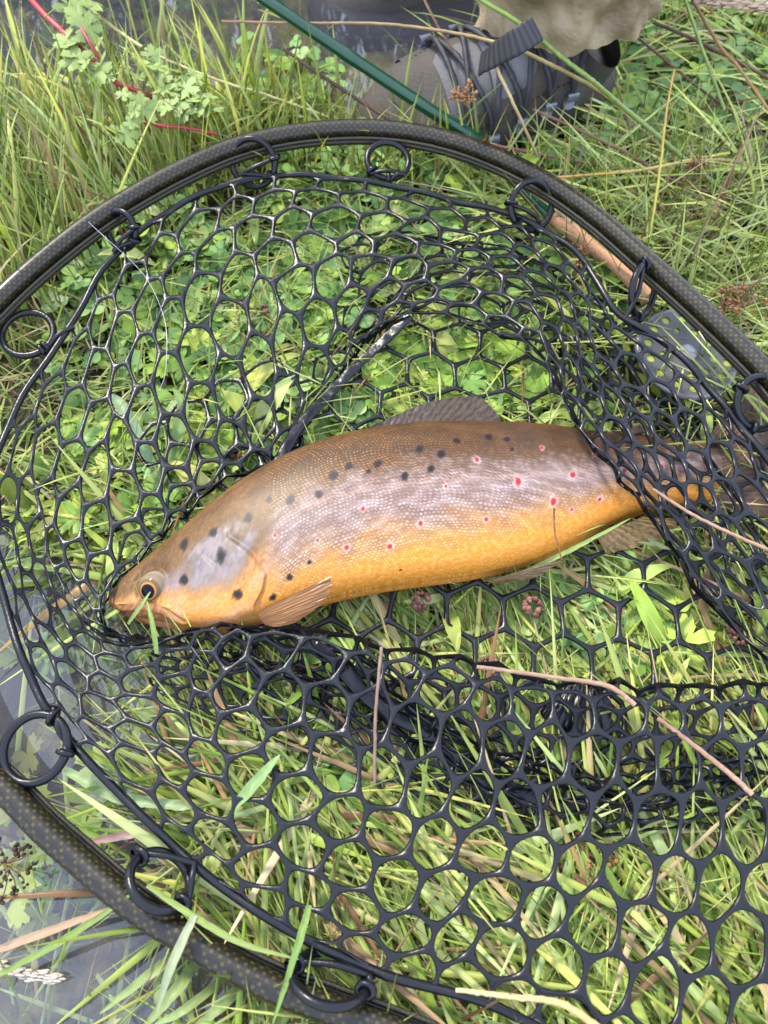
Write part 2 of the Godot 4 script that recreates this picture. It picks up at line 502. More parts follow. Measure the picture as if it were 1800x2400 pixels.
func landing_net() -> void:
	var net := thing("landing_net", "landing net with a carbon hoop and black rubber mesh bag holding the trout", "landing net")
	var rubber := mat(0.30, 0.36, false, Color(0.05, 0.054, 0.075))
	bump_of(made_noise(0.03, 21, 3), 0.01, rubber, 40.0)
	for c in CELLS: cell_at.append(cell_at[-1] + c)
	# hoop
	var hoop_path := spline(HOOP, 240)
	for q in hoop_path: hoop_poly.append(Vector2(q.x, q.z))
	var carbon := carbon_material()
	var hs := Shape.new()
	hs.tube(hoop_path, [0.0064], 20, [Color.WHITE], true, 1.0)
	obj("hoop", hs, carbon, net)
	# the grooved inner rail of the hoop
	var mid := Vector3(0.07, 0.045, -0.2)
	for lay in [[0.0066, -0.0062, 0.0027], [0.0086, -0.0022, 0.0013]]:
		var rail := []
		for i in hoop_path.size():
			var t: Vector3 = (hoop_path[mini(i + 1, 239)] - hoop_path[maxi(i - 1, 0)]).normalized()
			var side := t.cross(Vector3.UP).normalized()
			if side.dot(mid - hoop_path[i]) < 0.0: side = -side
			rail.append(hoop_path[i] + side * lay[0] + Vector3(0, lay[1], 0))
		var rs := Shape.new()
		rs.tube(rail, [lay[2]], 10, [Color.WHITE], true, 1.0)
		obj("hoop_rail", rs, carbon, net)
	# rim cord
	var rim := []
	var total: float = cell_at[-1]
	var steps := 300
	for i in steps + 1:
		rim.append(bag_at(total * i / steps, 0.0) + Vector3(0, 0.0006 * sin(i * 0.7), 0))
	var cs := Shape.new()
	cs.tube(rim, [0.0022], 10, [Color.WHITE])
	obj("rim_cord", cs, rubber, net)
	# wall of the bag, folded back under itself
	var bag := Shape.new()
	for j in int(WALL_ROWS + UNDER_ROWS) + 1:
		var b := j + 0.5
		if b > WALL_ROWS + UNDER_ROWS: break
		var a := 0.5 + (0.5 if j % 2 else 0.0)
		while a < total - 0.4:
			if b > WALL_ROWS + 1.2 and a > cell_at[9] - 0.6 and a < cell_at[17] and not (b < WALL_ROWS + 3.6 and a > cell_at[10] and a < cell_at[12]):
				a += 1.0
				continue
			var half := 0.00136 + 0.00025 * noise.get_noise_2d(a * 400.0, b * 400.0)
			net_cell(bag, a, b, half * (0.86 if a > cell_at[17] else 1.0), 0.0012, 0.9)
			a += 1.0
	obj("mesh_wall", bag, rubber, net)
	# bunched folds of spare mesh
	for fold in [[Vector3(-0.0896, 0.026, -0.1334), Vector3(-0.0585, 0.026, -0.1281), Vector3(-0.0213, 0.026, -0.1177), Vector3(0.0051, 0.025, -0.0967), Vector3(0.0375, 0.024, -0.0766), Vector3(0.0715, 0.023, -0.0629), Vector3(0.1087, 0.023, -0.0562), Vector3(0.1469, 0.023, -0.0584), Vector3(0.2075, 0.023, -0.0641)]]:
		BAG = []
		cell_at = [0.0]
		nodes.clear()
		for i in fold.size():
			var along: Vector3 = (fold[mini(i + 1, fold.size() - 1)] - fold[maxi(i - 1, 0)]).normalized()
			var side := along.cross(Vector3.UP).normalized()
			var col := []
			for q in [[-0.017, -0.001], [-0.007, 0.008], [0.0, -0.002], [0.007, 0.007], [0.018, -0.002]]:
				col.append(fold[i] + side * (q[0] + 0.005 * noise.get_noise_2d(i * 700.0, q[0] * 90000.0)) + Vector3.UP * (q[1] + 0.004 * noise.get_noise_2d(i * 900.0, q[0] * 70000.0)))
			BAG.append(col)
			if i > 0: cell_at.append(cell_at[-1] + fold[i].distance_to(fold[i - 1]) / 0.019)
		WALL_ROWS = 3.0
		UNDER_ROWS = 3.0
		var bunch := Shape.new()
		for j in 6:
			var a := 0.5 + (0.5 if j % 2 else 0.0)
			while a < cell_at[-1] - 0.4:
				net_cell(bunch, a, j + 0.5, 0.0011, 0.0012, 0.8)
				a += 1.0
		obj("mesh_fold", bunch, rubber, net)
	# flat floor of the bag
	nodes.clear()
	base_grid = true
	base_o = Vector3(0.0321, 0.01, -0.3285)
	base_turn = deg_to_rad(-4.0)
	base_size = 0.0325
	var floor_of := floor_poly
	var fl := Shape.new()
	for j in range(-8, 16):
		for i in range(-16, 26):
			var a := i + (0.5 if posmod(j, 2) else 0.0)
			var c := base_o + Vector3(a * base_size, 0, j * base_size * 0.866).rotated(Vector3.UP, base_turn)
			if inside(Vector2(c.x, c.z), floor_of):
				net_cell(fl, a, j, 0.00135, 0.0013, 0.5)
	obj("mesh_floor", fl, rubber, net)
	# flat seam straps where the panels of the bag meet
	strap(net, rubber, [Vector3(-0.0652, 0.035, -0.2494), Vector3(-0.0556, 0.031, -0.276), Vector3(-0.0392, 0.028, -0.3027), Vector3(-0.0199, 0.029, -0.3274), Vector3(0.0002, 0.032, -0.3487), Vector3(0.0175, 0.038, -0.365)], 0.0075)
	strap(net, rubber, [Vector3(-0.0209, 0.035, -0.1189), Vector3(-0.0097, 0.031, -0.1075), Vector3(0.005, 0.027, -0.0975), Vector3(0.0221, 0.025, -0.0894), Vector3(0.0375, 0.024, -0.0754), Vector3(0.0549, 0.023, -0.0641), Vector3(0.0713, 0.022, -0.0586), Vector3(0.0877, 0.021, -0.0542), Vector3(0.1089, 0.021, -0.0535), Vector3(0.1352, 0.021, -0.0553)], 0.0085)
	strap(net, rubber, [Vector3(0.0895, 0.028, -0.1083), Vector3(0.0971, 0.03, -0.1029), Vector3(0.1067, 0.029, -0.0994), Vector3(0.1202, 0.028, -0.0972)], 0.026)
	strap(net, rubber, [Vector3(-0.048, 0.033, -0.1363), Vector3(-0.0354, 0.031, -0.1331), Vector3(-0.0212, 0.029, -0.1207), Vector3(-0.0136, 0.025, -0.1066)], 0.007)
	# rings that hang the bag on the hoop
	ring(net, rubber, [Vector3(-0.2342, 0.046, -0.3422)][0], 0.0165, Vector3(0.05, 1, 0.15), [Vector3(-0.219, 0.048, -0.3312), Vector3(-0.2139, 0.046, -0.3203), Vector3(-0.2043, 0.047, -0.3472)])
	ring(net, rubber, [Vector3(-0.1842, 0.054, -0.4291)][0], 0.0125, Vector3(-0.45, 0.6, 0.75), [Vector3(-0.1761, 0.056, -0.4291), Vector3(-0.1712, 0.052, -0.4208), Vector3(-0.1881, 0.05, -0.4118)])
	ring(net, rubber, [Vector3(-0.0972, 0.054, -0.4992)][0], 0.0165, Vector3(-0.15, 0.55, 0.9), [Vector3(-0.0874, 0.056, -0.5002), Vector3(-0.0817, 0.052, -0.485), Vector3(-0.1061, 0.052, -0.49)])
	ring(net, rubber, [Vector3(0.0029, 0.053, -0.5031)][0], 0.0155, Vector3(0.1, 0.95, 0.25), [Vector3(-0.0101, 0.052, -0.4915), Vector3(0.0036, 0.05, -0.486), Vector3(0.0156, 0.052, -0.4885)])
	ring(net, rubber, [Vector3(0.1055, 0.054, -0.4533)][0], 0.0165, Vector3(0.35, 0.65, 0.75), [Vector3(0.09, 0.053, -0.4568), Vector3(0.1146, 0.052, -0.4345), Vector3(0.109, 0.052, -0.4438)])
	ring(net, rubber, [Vector3(0.1738, 0.052, -0.3742)][0], 0.0175, Vector3(0.75, 0.45, 0.5), [Vector3(0.1616, 0.052, -0.3859), Vector3(0.1811, 0.051, -0.36), Vector3(0.158, 0.05, -0.3509)])
	ring(net, rubber, [Vector3(0.2293, 0.054, -0.2808)][0], 0.016, Vector3(0.25, 0.8, 0.5), [Vector3(0.2172, 0.053, -0.2886), Vector3(0.2269, 0.052, -0.2669), Vector3(0.212, 0.05, -0.2785)])
	ring(net, rubber, [Vector3(-0.1731, 0.046, -0.0768)][0], 0.0165, Vector3(-0.1, 1, 0.1), [Vector3(-0.168, 0.048, -0.0879), Vector3(-0.158, 0.046, -0.0748), Vector3(-0.1572, 0.044, -0.0785)])
	ring(net, rubber, [Vector3(-0.103, 0.046, -0.0174)][0], 0.0145, Vector3(0.55, 0.7, -0.5), [Vector3(-0.1116, 0.047, -0.0255), Vector3(-0.094, 0.046, -0.012), Vector3(-0.0887, 0.043, -0.0246)])
	ring(net, rubber, [Vector3(-0.0239, 0.044, 0.0213)][0], 0.0165, Vector3(0.2, 0.55, -0.8), [Vector3(-0.0347, 0.045, 0.0137), Vector3(-0.012, 0.045, 0.0242), Vector3(-0.006, 0.043, 0.0208)])

func strap(net: Node3D, m: Material, path: Array, wide: float) -> void:
	var p := spline(path, 40)
	var rows := []
	for i in 40:
		var t: Vector3 = (p[mini(i + 1, 39)] - p[maxi(i - 1, 0)]).normalized()
		var side := t.cross(Vector3(0, 1, 0)).normalized()
		var roll := 0.5 * noise.get_noise_2d(i * 260.0, wide * 90000.0)
		side = side.rotated(t, roll)
		var up := side.cross(t)
		var row := PackedVector3Array()
		for j in 12:
			var a := TAU * j / 12
			var ca := cos(a)
			row.append(p[i] + side * signf(ca) * pow(absf(ca), 0.6) * wide * 0.5 + up * (sin(a) * 0.0013 + 0.0012 * cos(ca * 7.0) * noise.get_noise_2d(i * 500.0, j * 300.0)))
		rows.append(row)
	var sh := Shape.new()
	sh.grid(rows, [Color.WHITE], true, true)
	obj("seam_strap", sh, m, net)

func ring(net: Node3D, m: Material, at: Vector3, r: float, face: Vector3, tie: Array) -> void:
	face = face.normalized()
	var x := face.cross(Vector3.FORWARD).normalized()
	var y := x.cross(face)
	var path := []
	var k := 40
	for i in k + 1:
		var a := TAU * i / k
		path.append(at + (x * cos(a) + y * sin(a)) * r)
	var sh := Shape.new()
	sh.tube(path, [0.0023], 10, [Color.WHITE], false)
	var o := obj("ring", sh, m, net)
	# the cord that ties it to the rim: goes round the ring twice and runs to the rim
	var t := Shape.new()
	for q in 2:
		var a: Vector3 = tie[q]
		var on := at + (a - at - face * (a - at).dot(face)).normalized() * r
		var tangent := face.cross(on - at).normalized()
		var outw := (on - at).normalized()
		var loop := []
		for i in 15:
			var g := TAU * i / 14
			loop.append(on + (outw * cos(g) + face * sin(g)) * 0.0036 + tangent * (i - 7) * 0.0001)
		t.tube(loop, [0.0016], 8, [Color.WHITE], false)
		t.tube(spline([on + outw * 0.003, on.lerp(tie[2], 0.5) + face * 0.003, tie[2]], 12), [0.0015], 8, [Color.WHITE])
	obj("tie", t, m, o)

func carbon_material() -> StandardMaterial3D:
	var im := Image.create(48, 64, false, Image.FORMAT_RGB8)
	for y in 64:
		for x in 48:
			var cx := int(x / 8)
			var cy := int(y / 8)
			var k := 0.5 + 0.5 * noise.get_noise_2d(cx * 700.0, cy * 700.0)
			var dx := absf(fmod(x, 8.0) - 3.5) / 4.0
			var dy := absf(fmod(y, 8.0) - 3.5) / 4.0
			var gold := Color(0.31, 0.265, 0.10).lerp(Color(0.15, 0.135, 0.065), k)
			var c := gold if (cx + cy) % 2 == 0 and k > 0.38 else Color(0.10, 0.093, 0.06)
			c = c.lerp(Color(0.075, 0.07, 0.05), smoothstep(0.45, 1.0, maxf(dx, dy)))
			im.set_pixel(x, y, c)
	var m := mat(0.45, 0.3, false)
	m.albedo_texture = ImageTexture.create_from_image(im)
	m.uv1_scale = Vector3(3.0, 54.0, 1.0)
	m.clearcoat_enabled = true
	m.clearcoat = 0.3
	m.clearcoat_roughness = 0.18
	return m

# ------------------------------------------------------------------ the trout
# stations from snout to tail root: middle, half height towards the back, half thickness
var FISH := [
	[Vector3(-0.167, 0.0098, -0.1696), Vector3(-0.0001, 0, -0.0004), 0.002],
	[Vector3(-0.1535, 0.0172, -0.169), Vector3(0, 0, -0.01), 0.0102],
	[Vector3(-0.1385, 0.0211, -0.1707), Vector3(-0.0015, 0, -0.0187), 0.0145],
	[Vector3(-0.1234, 0.0241, -0.1735), Vector3(-0.0041, 0, -0.0261), 0.0179],
	[Vector3(-0.1085, 0.0267, -0.1773), Vector3(-0.0067, 0, -0.0328), 0.0207],
	[Vector3(-0.0942, 0.0287, -0.1831), Vector3(-0.0087, 0, -0.0382), 0.023],
	[Vector3(-0.0803, 0.0303, -0.19), Vector3(-0.0104, 0, -0.0417), 0.0248],
	[Vector3(-0.0664, 0.0316, -0.197), Vector3(-0.0104, 0, -0.0444), 0.0262],
	[Vector3(-0.0524, 0.0327, -0.2039), Vector3(-0.0091, 0, -0.0467), 0.0275],
	[Vector3(-0.0379, 0.0336, -0.2096), Vector3(-0.0078, 0, -0.0484), 0.0285],
	[Vector3(-0.023, 0.0343, -0.2141), Vector3(-0.0066, 0, -0.0496), 0.0292],
	[Vector3(-0.0078, 0.0347, -0.2176), Vector3(-0.0051, 0, -0.0504), 0.0296],
	[Vector3(0.0076, 0.0347, -0.2202), Vector3(-0.0035, 0, -0.0509), 0.0297],
	[Vector3(0.0231, 0.0345, -0.2224), Vector3(-0.0019, 0, -0.051), 0.0295],
	[Vector3(0.0386, 0.034, -0.2242), Vector3(-0.0005, 0, -0.0507), 0.0289],
	[Vector3(0.0541, 0.0332, -0.2259), Vector3(0.0007, 0, -0.0498), 0.028],
	[Vector3(0.0695, 0.0321, -0.2282), Vector3(0.0015, 0, -0.0482), 0.0267],
	[Vector3(0.0847, 0.0306, -0.231), Vector3(0.002, 0, -0.046), 0.0251],
	[Vector3(0.1, 0.029, -0.2341), Vector3(0.0023, 0, -0.0429), 0.0233],
	[Vector3(0.1151, 0.0273, -0.2377), Vector3(0.0027, 0, -0.0387), 0.0214],
	[Vector3(0.1301, 0.0255, -0.2415), Vector3(0.003, 0, -0.0341), 0.0195],
	[Vector3(0.1452, 0.0237, -0.2451), Vector3(0.0032, 0, -0.0301), 0.0174],
	[Vector3(0.1603, 0.0218, -0.2485), Vector3(0.0033, 0, -0.0265), 0.0154],
	[Vector3(0.1756, 0.0202, -0.2509), Vector3(0.0036, 0, -0.0241), 0.0136],
	[Vector3(0.1911, 0.0188, -0.2525), Vector3(0.0041, 0, -0.0229), 0.012],
	[Vector3(0.2063, 0.016, -0.2549), Vector3(0.0045, 0, -0.0226), 0.0089],
	[Vector3(0.2211, 0.012, -0.2578), Vector3(0.0048, 0, -0.0232), 0.0045]]
const LONG := 40.5

func fish_row(s: float) -> Array:
	var k := FISH.size() - 1
	var x := clampf(s, 0.0, 1.0) * k
	var i := mini(int(x), k - 1)
	var f := x - i
	var out := []
	for q in 3:
		out.append(cr(FISH[maxi(i - 1, 0)][q], FISH[i][q], FISH[i + 1][q], FISH[mini(i + 2, k)][q], f))
	return out

func fish_point(s: float, v: float) -> Vector3:      # v: 0 along the back, 1 along the belly, on to 2 round the far side
	var r := fish_row(s)
	var ph := v * PI
	var sn := sin(ph)
	var p: Vector3 = r[0] + r[1] * cos(ph) + Vector3.UP * r[2] * signf(sn) * pow(absf(sn), 0.5) * 0.82
	return p

func fish_normal(s: float, v: float) -> Vector3:
	var a := fish_point(s + 0.004, v) - fish_point(s - 0.004, v)
	var b := fish_point(s, v + 0.01) - fish_point(s, v - 0.01)
	var nn := a.cross(b).normalized()
	return nn if nn.dot(fish_point(s, v) - (fish_row(s)[0] as Vector3)) > 0.0 else -nn

var gill := [Vector2(0.2133, 0.4583), Vector2(0.2367, 0.5583), Vector2(0.25, 0.6417), Vector2(0.2567, 0.7), Vector2(0.25, 0.7583), Vector2(0.2333, 0.8333)]
var gill_front := [Vector2(0.17, 0.4667), Vector2(0.1867, 0.55), Vector2(0.2, 0.65), Vector2(0.2067, 0.7333), Vector2(0.2067, 0.825), Vector2(0.21, 0.925)]
var lip := [Vector2(0.0167, 1), Vector2(0.0333, 1), Vector2(0.0567, 1), Vector2(0.0867, 0.975), Vector2(0.1167, 0.975)]
var jaw_bone := [Vector2(0.0467, 0.7833), Vector2(0.0767, 0.7167), Vector2(0.1, 0.7333), Vector2(0.1167, 0.7917), Vector2(0.1333, 0.8833)]
var eye_at := [Vector2(0.0933, 0.55)]

func girth(s: float) -> float:
	var r := fish_row(s)
	return PI * 50.0 * ((r[1] as Vector3).length() + r[2])      # half way round, in cm

func line_distance(p: Vector2, line: Array, g: float) -> float:
	var best := 1e9
	var a := Vector2(p.x * LONG, p.y * g)
	for i in line.size() - 1:
		var q := Geometry2D.get_closest_point_to_segment(a, Vector2(line[i].x * LONG, line[i].y * g), Vector2(line[i + 1].x * LONG, line[i + 1].y * g))
		best = minf(best, a.distance_to(q))
	return best

func edge_s(line: Array, v: float) -> float:      # where along the fish a curved edge lies at height v
	for i in line.size() - 1:
		if v <= line[i + 1].y:
			return lerpf(line[i].x, line[i + 1].x, clampf((v - line[i].y) / maxf(line[i + 1].y - line[i].y, 0.001), 0, 1))
	return line[line.size() - 1].x

func height_at(line: Array, s: float) -> float:      # v of a line that runs along the fish
	for i in line.size() - 1:
		if s <= line[i + 1].x:
			return lerpf(line[i].y, line[i + 1].y, clampf((s - line[i].x) / maxf(line[i + 1].x - line[i].x, 0.001), 0, 1))
	return line[line.size() - 1].y

func fish_relief(s: float, v: float) -> float:      # metres that the skin stands off the plain body
	if s > 0.45 or v > 1.3:
		return 0.0
	var g := girth(s)
	var p := Vector2(s, v)
	var d := 0.0
	var eye: Vector2 = eye_at[0]
	var de := Vector2((s - eye.x) * LONG, (v - eye.y) * g).length()
	d -= 0.0016 * exp(-pow((de - 1.08) / 0.22, 2.0))
	d -= 0.0008 * exp(-pow(de / 0.8, 2.0))
	# gill cover: a plate whose rear edge stands proud of the shoulder, with a second plate before it
	var inside_v := smoothstep(gill[0].y - 0.08, gill[0].y + 0.12, v) * (1.0 - smoothstep(gill[5].y, gill[5].y + 0.12, v))
	var back_of := (s - edge_s(gill, v)) * LONG
	d += 0.0019 * inside_v * (1.0 - smoothstep(-0.14, 0.05, back_of)) * smoothstep(-3.2, -0.6, back_of)
	d -= 0.0010 * inside_v * exp(-pow((back_of - 0.16) / 0.16, 2.0))
	var in2 := smoothstep(gill_front[0].y - 0.06, gill_front[0].y + 0.12, v) * (1.0 - smoothstep(gill_front[5].y, gill_front[5].y + 0.12, v))
	var back2 := (s - edge_s(gill_front, v)) * LONG
	d += 0.0013 * in2 * (1.0 - smoothstep(-0.15, 0.05, back2)) * smoothstep(-2.6, -0.4, back2)
	# mouth: the cleft under the upper jaw bone, and the bone's lower edge
	d -= 0.0024 * exp(-pow(line_distance(p, lip, g) / 0.13, 2.0))
	d -= 0.0007 * exp(-pow(line_distance(p, jaw_bone, g) / 0.10, 2.0))
	d += 0.0009 * exp(-pow((line_distance(p, jaw_bone, g) - 0.28) / 0.18, 2.0)) * (1.0 if v > jaw_bone[2].y else 0.0)
	# nostril
	d -= 0.0012 * exp(-pow(Vector2((s - nostril[0].x) * LONG, (v - nostril[0].y) * g).length() / 0.12, 2.0))
	return d

var nostril := [Vector2(0.0533, 0.4167)]
var dark_spots := [Vector2(0.2467, 0.425), Vector2(0.28, 0.3917), Vector2(0.31, 0.4417), Vector2(0.35, 0.4667), Vector2(0.3733, 0.4083), Vector2(0.3967, 0.3833), Vector2(0.4233, 0.425), Vector2(0.4367, 0.4), Vector2(0.4733, 0.4667), Vector2(0.4967, 0.35), Vector2(0.1467, 0.35), Vector2(0.1933, 0.3917), Vector2(0.2, 0.5333), Vector2(0.1433, 0.575), Vector2(0.2133, 0.7417), Vector2(0.29, 0.7667), Vector2(0.26, 0.8417), Vector2(0.3233, 0.7333), Vector2(0.4567, 0.8917), Vector2(0.5267, 0.3833), Vector2(0.55, 0.3167), Vector2(0.5967, 0.2917), Vector2(0.6233, 0.3083), Vector2(0.51, 0.45), Vector2(0.63, 0.3667), Vector2(0.1067, 0.5833)]
var dark_size := [.30, .22, .30, .28, .33, .26, .18, .26, .26, .25, .36, .30, .36, .30, .32, .24, .28, .16, .10, .3, .26, .26, .26, .24, .14, .12]
var red_spots := [Vector2(0.5767, 0.4167), Vector2(0.6367, 0.525), Vector2(0.7233, 0.5167), Vector2(0.6767, 0.3583), Vector2(0.69, 0.6417), Vector2(0.72, 0.7083), Vector2(0.5867, 0.675), Vector2(0.49, 0.6667), Vector2(0.41, 0.575), Vector2(0.38, 0.7167), Vector2(0.4433, 0.75), Vector2(0.53, 0.525), Vector2(0.7667, 0.7), Vector2(0.81, 0.5333), Vector2(0.8733, 0.525), Vector2(0.9233, 0.525), Vector2(0.76, 0.4083), Vector2(0.28, 0.5583), Vector2(0.34, 0.65)]
var red_size := [.15, .24, .20, .12, .22, .12, .15, .16, .14, .16, .18, .10, .17, .18, .18, .16, .10, .11, .10]

func fish_skin() -> StandardMaterial3D:
	var wx := 1500
	var wy := 420
	var im := Image.create(wx, wy, false, Image.FORMAT_RGB8)
	var hm := Image.create(wx, wy, false, Image.FORMAT_RGB8)
	var n1 := made_noise(0.35, 31, 4)
	var n2 := made_noise(2.2, 32, 3)
	var n3 := made_noise(0.9, 33, 2)
	var back := Color(0.25, 0.17, 0.10)
	var back2 := Color(0.33, 0.225, 0.125)
	var grey := Color(0.455, 0.37, 0.335)
	var silver := Color(0.58, 0.505, 0.485)
	var orange := Color(0.79, 0.49, 0.13)
	var pale := Color(0.84, 0.62, 0.32)
	var spots := []
	for i in dark_spots.size(): spots.append([dark_spots[i], dark_size[i], false])
	for i in red_spots.size(): spots.append([red_spots[i], red_size[i], true])
	for i in wx:
		var s := (i + 0.5) / wx
		var g := girth(s)
		var X := s * LONG
		var near := []
		for q in spots:
			if absf(q[0].x - s) * LONG < 1.1: near.append(q)
		for j in wy:
			var v := (j + 0.5) / wy
			var Y := v * g
			var a := n1.get_noise_2d(X, Y * 1.6)
			var b := n2.get_noise_2d(X, Y)
			var v1 := 0.43 + 0.06 * a + 0.02 * b - 0.06 * smoothstep(0.75, 0.95, s)
			var v2 := lerpf(0.76, 0.69, smoothstep(0.25, 0.8, s)) + 0.06 * a + 0.04 * b
			var c := back.lerp(back2, clampf(0.5 + a + 0.3 * b, 0, 1))
			var mid: Color = grey.lerp(silver, clampf(0.4 + 0.9 * n3.get_noise_2d(X * 0.6, Y * 2.0) + 0.3 * b, 0, 1))
			c = c.lerp(mid, smoothstep(v1 - 0.10, v1 + 0.09, v + 0.05 * b))
			var low := orange.lerp(pale, clampf(0.25 + 0.7 * b + 0.8 * (v - 0.8), 0, 1))
			c = c.lerp(low, smoothstep(v2 - 0.16, v2 + 0.14, v + 0.06 * b))
			# scales: staggered rows of small domes
			var body := smoothstep(0.245, 0.30, s + 0.04 * (v - 0.45) * (v - 0.45) * 4.0)
			var sx := X / (0.21 + 0.05 * smoothstep(0.3, 0.6, v)) + 0.6 * n3.get_noise_2d(X * 0.8, Y * 0.8)
			var sy := Y / 0.17 + 0.8 * n3.get_noise_2d(X * 0.7 + 20.0, Y * 0.7)
			var row := floorf(sy)
			var fx := sx + (0.5 if int(row) % 2 else 0.0)
			fx = fx - floorf(fx) - 0.5
			var fy := sy - row - 0.5
			var rr := sqrt(fx * fx + fy * fy)
			var dome := 1.0 - smoothstep(0.18, 0.62, rr)
			var strong := body * (1.0 - 0.6 * smoothstep(v2 - 0.05, v2 + 0.12, v)) * (0.55 + 0.45 * smoothstep(0.2, 0.4, v)) * (1.0 - 0.45 * smoothstep(0.55, 0.75, s))
			c = c * (1.0 + strong * (0.30 * dome - 0.15) * (1.0 + 1.6 * b + 0.8 * a))
			if v < v1 and s > 0.22 and s < 0.6:
				var dot := 1.0 - smoothstep(0.1, 0.3, rr)
				c = c.lerp(Color(0.80, 0.55, 0.22), dot * body * 0.75 * smoothstep(0.6, 0.35, s) * clampf(0.7 + b, 0, 1))
			var h := 0.5 + 0.3 * strong * (dome - 0.5) + 0.05 * b
			# head
			var hd := 1.0 - body
			if s < 0.36:
				var p := Vector2(s, v)
				var top := Color(0.33, 0.23, 0.12).lerp(Color(0.43, 0.31, 0.17), clampf(0.5 + a, 0, 1))
				var cheek := Color(0.76, 0.51, 0.23).lerp(Color(0.73, 0.53, 0.36), clampf(0.4 + 1.2 * a, 0, 1))
				cheek = cheek * (1.0 + 0.14 * n2.get_noise_2d(X * 1.7, Y * 1.7))
				top = top * (1.0 + 0.2 * n2.get_noise_2d(X * 1.4 + 9.0, Y * 1.4))
				var hc := top.lerp(cheek, smoothstep(0.53, 0.74, v + 0.08 * a + 0.05 * b))
				hc = hc.lerp(Color(0.40, 0.33, 0.26), smoothstep(0.07, 0.0, s) * 0.8)
				var plate := Vector2((s - 0.185) / 0.075, (v - 0.53) / 0.16).length()
				hc = hc.lerp(Color(0.56, 0.54, 0.57).lerp(Color(0.40, 0.41, 0.46), clampf(0.5 + b * 0.8 + a, 0, 1)), (1.0 - smoothstep(0.35, 1.15, plate + 0.5 * a + 0.1 * b)) * 0.72)
				var patch := Vector2((s - 0.125) / 0.035, (v - 0.57) / 0.09).length()
				hc = hc.lerp(Color(0.52, 0.50, 0.58), (1.0 - smoothstep(0.3, 1.2, patch + 0.3 * a + 0.15 * b)) * 0.55)
				c = c.lerp(hc, hd)
				# the brown upper jaw bone between its upper edge and the mouth
				if s > lip[0].x and s < 0.135:
					var m0 := height_at(jaw_bone, s)
					var m1 := height_at(lip, s)
					var bone := smoothstep(m0 - 0.03, m0 + 0.02, v) * (1.0 - smoothstep(m1 - 0.01, m1 + 0.02, v)) * (1.0 - smoothstep(0.10, 0.13, s))
					c = c.lerp(Color(0.36, 0.22, 0.12).lerp(Color(0.50, 0.33, 0.19), clampf(0.5 + 1.5 * b, 0, 1)), bone * 0.85)
				h += 0.12 * hd * b
			for q in near:
				var dd := Vector2((q[0].x - s) * LONG, (q[0].y - v) * g).length()
				var wob := 1.0 + 0.4 * n2.get_noise_2d(X * 0.9 + 40.0, Y * 0.9)
				if q[2]:
					c = c.lerp(Color(0.74, 0.64, 0.62), (0.6 + 0.5 * b) * (1.0 - smoothstep(q[1] * 0.8, q[1] * 2.2, dd * wob)))
					c = c.lerp(Color(0.62, 0.10, 0.12), 0.9 - 0.9 * smoothstep(q[1] * 0.45, q[1] * 1.05, dd * wob))
				else:
					c = c.lerp(Color(0.07, 0.05, 0.06), 0.9 * (1.0 - smoothstep(q[1] * 0.35, q[1] * 1.2, dd * wob)))
			# lateral line
			if s > 0.3:
				c = c.lerp(Color(0.62, 0.51, 0.44), 0.55 * exp(-pow((v - 0.5 - 0.006 * sin(X * 20.0)) * g / 0.06, 2.0)))
			im.set_pixel(i, j, Color(c.r * 0.85, c.g * 0.85, c.b * 0.85).clamp())
			h = clampf(h, 0, 1)
			hm.set_pixel(i, j, Color(h, h, h))
	var m := mat(0.6, 0.25, false)
	m.albedo_texture = ImageTexture.create_from_image(im)
	m.heightmap_enabled = true
	m.heightmap_texture = ImageTexture.create_from_image(hm)
	m.heightmap_scale = 0.05
	m.clearcoat_enabled = true
	m.clearcoat = 0.16
	m.clearcoat_roughness = 0.35
	return m

func fin(sh: Shape, base: Array, tips: Array, rays: int, thick: float, c0: Color, c1: Color, cup := 0.0) -> void:
	var b := spline(base, rays * 4 + 1)
	var t := spline(tips, rays * 4 + 1)
	var k := b.size()
	for face in [1.0, -1.0]:
		var rows := []
		var cols := []
		for i in k:
			var row := PackedVector3Array()
			var ray := cos(TAU * i / 4.0)
			var nn: Vector3 = (b[mini(i + 1, k - 1)] - b[maxi(i - 1, 0)] + t[mini(i + 1, k - 1)] - t[maxi(i - 1, 0)]).cross(t[i] - b[i]).normalized()
			if nn.y < 0: nn = -nn
			for j in 11:
				var f := j / 10.0
				var p: Vector3 = (b[i] as Vector3).lerp(t[i], f * (1.0 + 0.03 * noise.get_noise_1d(i * 700.0)))
				p += nn * (thick * face * (0.6 + 0.4 * ray) * (1.0 - 0.7 * f) + cup * sin(PI * f) + 0.0012 * f * noise.get_noise_2d(i * 190.0, f * 200.0))
				row.append(p)
				var streak := 0.5 + 0.5 * cos(TAU * (i / 4.0 + 0.5 * noise.get_noise_2d(i * 130.0, j * 60.0)))
				cols.append(c0.lerp(c1, clampf(streak * 0.75 + 0.35 * noise.get_noise_2d(i * 400.0, j * 160.0), 0, 1)))
			rows.append(row)
		var before := sh.v.size()
		var from := sh.ix.size()
		sh.grid(rows, cols, false, false)
		var ny := 0.0
		for q in range(before, sh.v.size()): ny += sh.n[q].y
		if ny * face < 0.0:
			for q in range(before, sh.v.size()): sh.n[q] = -sh.n[q]
			for q in range(from, sh.ix.size(), 3):
				var sw := sh.ix[q]
				sh.ix[q] = sh.ix[q + 1]
				sh.ix[q + 1] = sw

